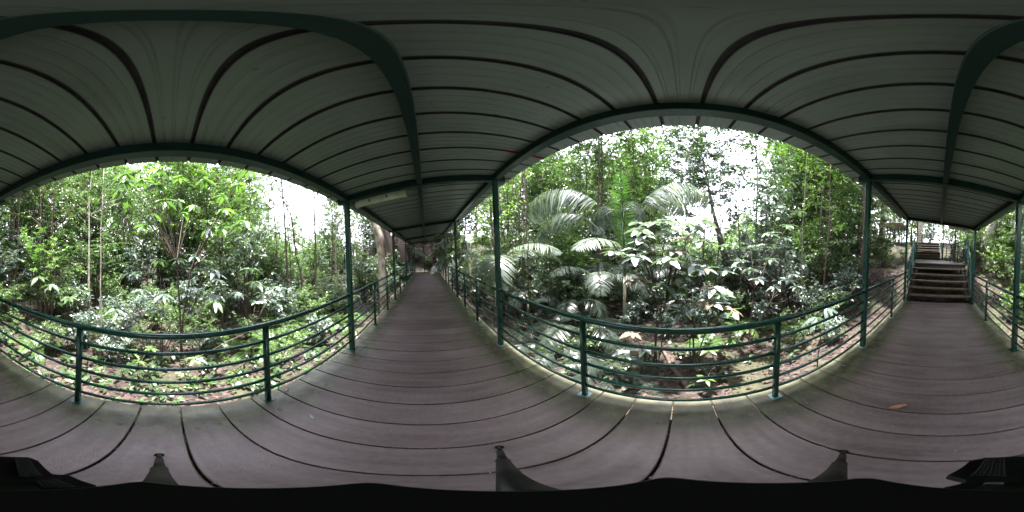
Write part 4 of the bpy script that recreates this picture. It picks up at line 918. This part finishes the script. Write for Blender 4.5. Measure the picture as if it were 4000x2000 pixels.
# ---- broad-leaved plants whose leaves can be told apart
BL = {'pale': [single_leaf(.23, .105, 'bigleaf'), single_leaf(.20, .10, 'bigleaf')], 'brown': [single_leaf(.22, .10, 'leafE')], 'green': [single_leaf(.2, .085, 'leafB')], 'grey': [single_leaf(.26, .085, 'leafC')], 'mid': [single_leaf(.28, .10, 'leafA')]}
def bigleaf(base, look, clusters, mk, stem=.009, group=None, name='broad_leaved_shrub', lsc=1.0, per=(6, 8), tilt=(-.25, .25)):
    """clusters: list of ((px,py,dist), kind)"""
    b0 = at(*base); x, y = float(b0[0]), float(b0[1]); g = gz(x, y); t = empty(name, (x, y, g), look, 'shrub', group)
    sb = MB(); pts_ = [at(*cp)-np.array([x, y, g]) for cp, _ in clusters]; fk = []
    for q in range(max(1, min(4, len(pts_)//4))):
        m_ = np.mean(pts_[q::4] if len(pts_) > 4 else pts_, 0)*np.array([.7, .7, .6]); fk.append(m_)
        sb.tube([(random.uniform(-.08, .08), random.uniform(-.08, .08), -.1), m_*np.array([.35, .35, .5])+rng.normal(0, .04, 3), m_], [stem*1.5, stem*1.2, stem], 6, caps=False)
    for (cp, kinds), p in zip(clusters, pts_):
        f_ = min(fk, key=lambda a: np.linalg.norm(a-p)); mid = (f_+p)/2+np.array([0, 0, .06]); sb.tube([f_, mid, p], [stem*.8, stem*.6, stem*.35], 5, caps=False)
        k = random.randint(*per); a0 = random.random()*6
        for i in range(k):
            a = a0+i*2*math.pi/k+random.uniform(-.25, .25); kd = random.choice(kinds); me = random.choice(BL[kd])
            link('leaf', me, t, (float(p[0]), float(p[1]), float(p[2])-.01*(i % 3)), (random.uniform(-.35, .35), random.uniform(*tilt), a), lsc*random.uniform(.75, 1.15))
    sb.build('stem', 'bark', t, True); return t
def more(n, x0, x1, y0, y1, d0, d1, kinds):
    return [((random.uniform(x0, x1), random.uniform(y0, y1), random.uniform(d0, d1)), random.choice(kinds)) for _ in range(n)]
PB = ['pale']; PM = ['pale', 'pale', 'brown']; PX = ['brown', 'pale', 'green']
bigleaf((2560, 1300, 2.7), 'pale whitish broad-leaved shrub in front of the largest palm', [((2400, 985, 2.35), PB), ((2480, 1000, 2.3), PB), ((2550, 870, 2.5), PB), ((2600, 905, 2.6), PB), ((2640, 980, 2.4), PM), ((2540, 960, 2.7), PM), ((2610, 1010, 2.1), PB), ((2680, 930, 2.9), PM)]+more(20, 2470, 2790, 850, 1050, 2.2, 3.2, [PB, PB, PB, PM]), 0, lsc=1.12)
bigleaf((2720, 1330, 2.6), 'broad-leaved shrub with browned leaves beside the pale one', [((2490, 1090, 2.4), ['brown']), ((2580, 1110, 2.5), PX), ((2660, 1080, 2.4), PX), ((2790, 1120, 2.3), PM), ((2700, 1020, 2.8), PX), ((2760, 1050, 2.7), PM), ((2620, 1190, 2.6), PX), ((2840, 1060, 2.9), ['grey', 'pale']), ((2780, 1180, 2.2), ['brown', 'pale'])]+more(16, 2560, 2860, 1040, 1240, 2.2, 3.0, [PX, ['pale', 'mid'], ['grey', 'pale'], ['green', 'grey']]), 0, lsc=1.05)
bigleaf((2930, 1250, 3.6), 'grey long-leaved shrub near the middle of the palm-side railing', [((2890, 1020, 3.2), ['grey']), ((2950, 960, 3.6), ['grey']), ((3010, 1010, 3.5), ['grey']), ((2960, 1090, 3.1), ['grey', 'pale']), ((2830, 960, 3.6), ['grey', 'green']), ((3060, 930, 3.8), ['grey'])]+more(14, 2840, 3120, 820, 1120, 3.0, 4.4, [['grey'], ['grey', 'green'], ['pale', 'grey']]), 0)
bigleaf((2500, 1400, 2.4), 'low brown-leaved plant behind the lower rails of the palm side', [((2470, 1300, 2.0), ['brown']), ((2440, 1370, 2.1), ['brown', 'pale']), ((2520, 1360, 2.2), ['pale']), ((2690, 1290, 2.2), ['pale', 'brown'])], 0, lsc=.8, per=(4, 6))
bigleaf((2790, 1420, 2.3), 'bright green seedling low behind the palm-side rails', [((2770, 1365, 1.9), ['green']), ((2860, 1330, 2.1), ['green']), ((2760, 1480, 1.75), ['green'])], 0, lsc=.7, per=(5, 6))
bigleaf((3200, 1350, 2.6), 'long drooping-leaved seedling by the last palm-side rail bay', [((3190, 1240, 2.3), ['grey', 'green']), ((3230, 1200, 2.6), ['grey'])], 0, lsc=.9, per=(7, 8), tilt=(.1, .8))
bigleaf((620, 1300, 3.6), 'umbrella-leaved shrub in the middle of the palmless side', [((560, 1130, 3.2), ['grey']), ((640, 1150, 3.0), ['grey']), ((520, 1060, 3.6), ['grey', 'mid']), ((700, 1010, 3.4), ['grey']), ((760, 1000, 3.3), ['pale', 'grey']), ((620, 1010, 3.8), ['mid']), ((830, 1150, 3.4), ['grey']), ((850, 1090, 3.8), ['grey'])]+more(14, 420, 1000, 960, 1220, 3.0, 4.2, [['grey'], ['mid', 'grey'], ['grey', 'pale']]), 0, per=(7, 9), tilt=(0, .6))
bigleaf((700, 1080, 3.6), 'overhanging branch tips with large bright green leaves near the eave', [((620, 660, 3.0), ['green', 'mid']), ((560, 700, 3.2), ['green']), ((500, 780, 3.4), ['mid']), ((700, 690, 3.1), ['green']), ((800, 700, 3.2), ['green', 'mid']), ((870, 760, 3.4), ['green']), ((760, 800, 3.3), ['green']), ((930, 720, 3.4), ['green']), ((640, 780, 3.6), ['mid']), ((950, 860, 3.6), ['green', 'mid']), ((440, 850, 3.4), ['mid']), ((560, 880, 3.6), ['mid', 'green']), ((850, 880, 3.4), ['green'])]+more(14, 420, 1020, 640, 900, 3.0, 4.2, [['green'], ['mid'], ['green', 'grey']]), 0, stem=.014, name='broad_leaved_tree', lsc=1.2, per=(7, 9), tilt=(0, .8))
bigleaf((200, 1250, 4.0), 'broad-leaved seedling beside the reddish branching tree', [((200, 1110, 3.7), ['grey', 'mid']), ((150, 1080, 4.0), ['mid']), ((270, 1160, 3.6), ['mid'])], 0, per=(7, 8), tilt=(0, .6))
bigleaf((520, 1480, 2.6), 'light green seedling low behind the palmless rails', [((520, 1370, 2.2), ['green']), ((540, 1410, 2.3), ['green']), ((590, 1360, 2.5), ['green'])], 0, lsc=.6, per=(5, 7))
bigleaf((1010, 1380, 3.2), 'pale green broad-leaved seedling near the fern patch', [((760, 1400, 2.4), ['green', 'pale']), ((940, 1150, 3.4), ['grey']), ((1000, 1180, 3.6), ['grey', 'pale']), ((1080, 1120, 3.8), ['pale'])], 0, lsc=.85, per=(6, 8))
bigleaf((1450, 1120, 7.5), 'grey-leaved shrub left of the big mottled trunk', [((1410, 1020, 7.2), ['grey']), ((1440, 1030, 7.0), ['grey']), ((1465, 1015, 7.4), ['grey']), ((1390, 1040, 7.3), ['grey']), ((1450, 1045, 6.8), ['grey', 'pale'])], 0, lsc=1.3)

# ---- hanging vines on the palm side
vt = empty('vine', tuple(at(2015, 1000, 5.0)*np.array([1, 1, 0])), 'tangle of thin vines hanging behind the nearest palm-side post', 'vine')
for i in range(9):
    a = random.uniform(-.9, .9); b_ = random.uniform(-.5, .5); b = MB(); pts = []
    for k in range(9): pts.append((a+.12*math.sin(k*.9+i), b_+.1*math.cos(k*.8+i*2), -.9+k*.75))
    b.tube(pts, .008+.006*random.random(), 5); b.build('stem', 'bark', vt, True)
# fallen branch and log on the slopes
def log(px, dist, ln, r, az, lab, m='bark'):
    p = at(px, 1000, dist); x, y = float(p[0]), float(p[1]); g = gz(x, y); pts = [(math.cos(az)*ln*(i/6-.5), math.sin(az)*ln*(i/6-.5), r*.8+.03*math.sin(i*1.7)) for i in range(7)]
    pts = [(a, b_, c+gz(x+a, y+b_)-g) for a, b_, c in pts]
    b = MB(); b.tube(pts, [r*(1-.08*i) for i in range(7)], 8); o = b.build('fallen_branch', m, None, True, loc=(x, y, g)); tag(o, lab, 'branch')
log(1390, 3.3, 2.4, .035, .5, 'pale dead branch on the ground below the long walk railing', 'palebark')
log(2620, 2.6, 1.5, .05, -1.2, 'short mossy log lying below the palm-side railing')
log(3090, 5.6, 2.5, .03, .4, 'thin pale fallen branch on the leaf-litter bank', 'palebark')
for i, (px, d, ln, az, lab) in enumerate(((1640, 17.6, 3.0, 1.9, 'bare fallen branch on the bank behind the end railing'), (1700, 18.4, 3.4, 1.1, 'long pale root-like branch high on the bank behind the end railing'), (1665, 17.3, 1.8, 2.4, 'short dead branch at the foot of the bank behind the end railing'))):
    log(px, d, ln, .05, az, lab)
finish_labels()
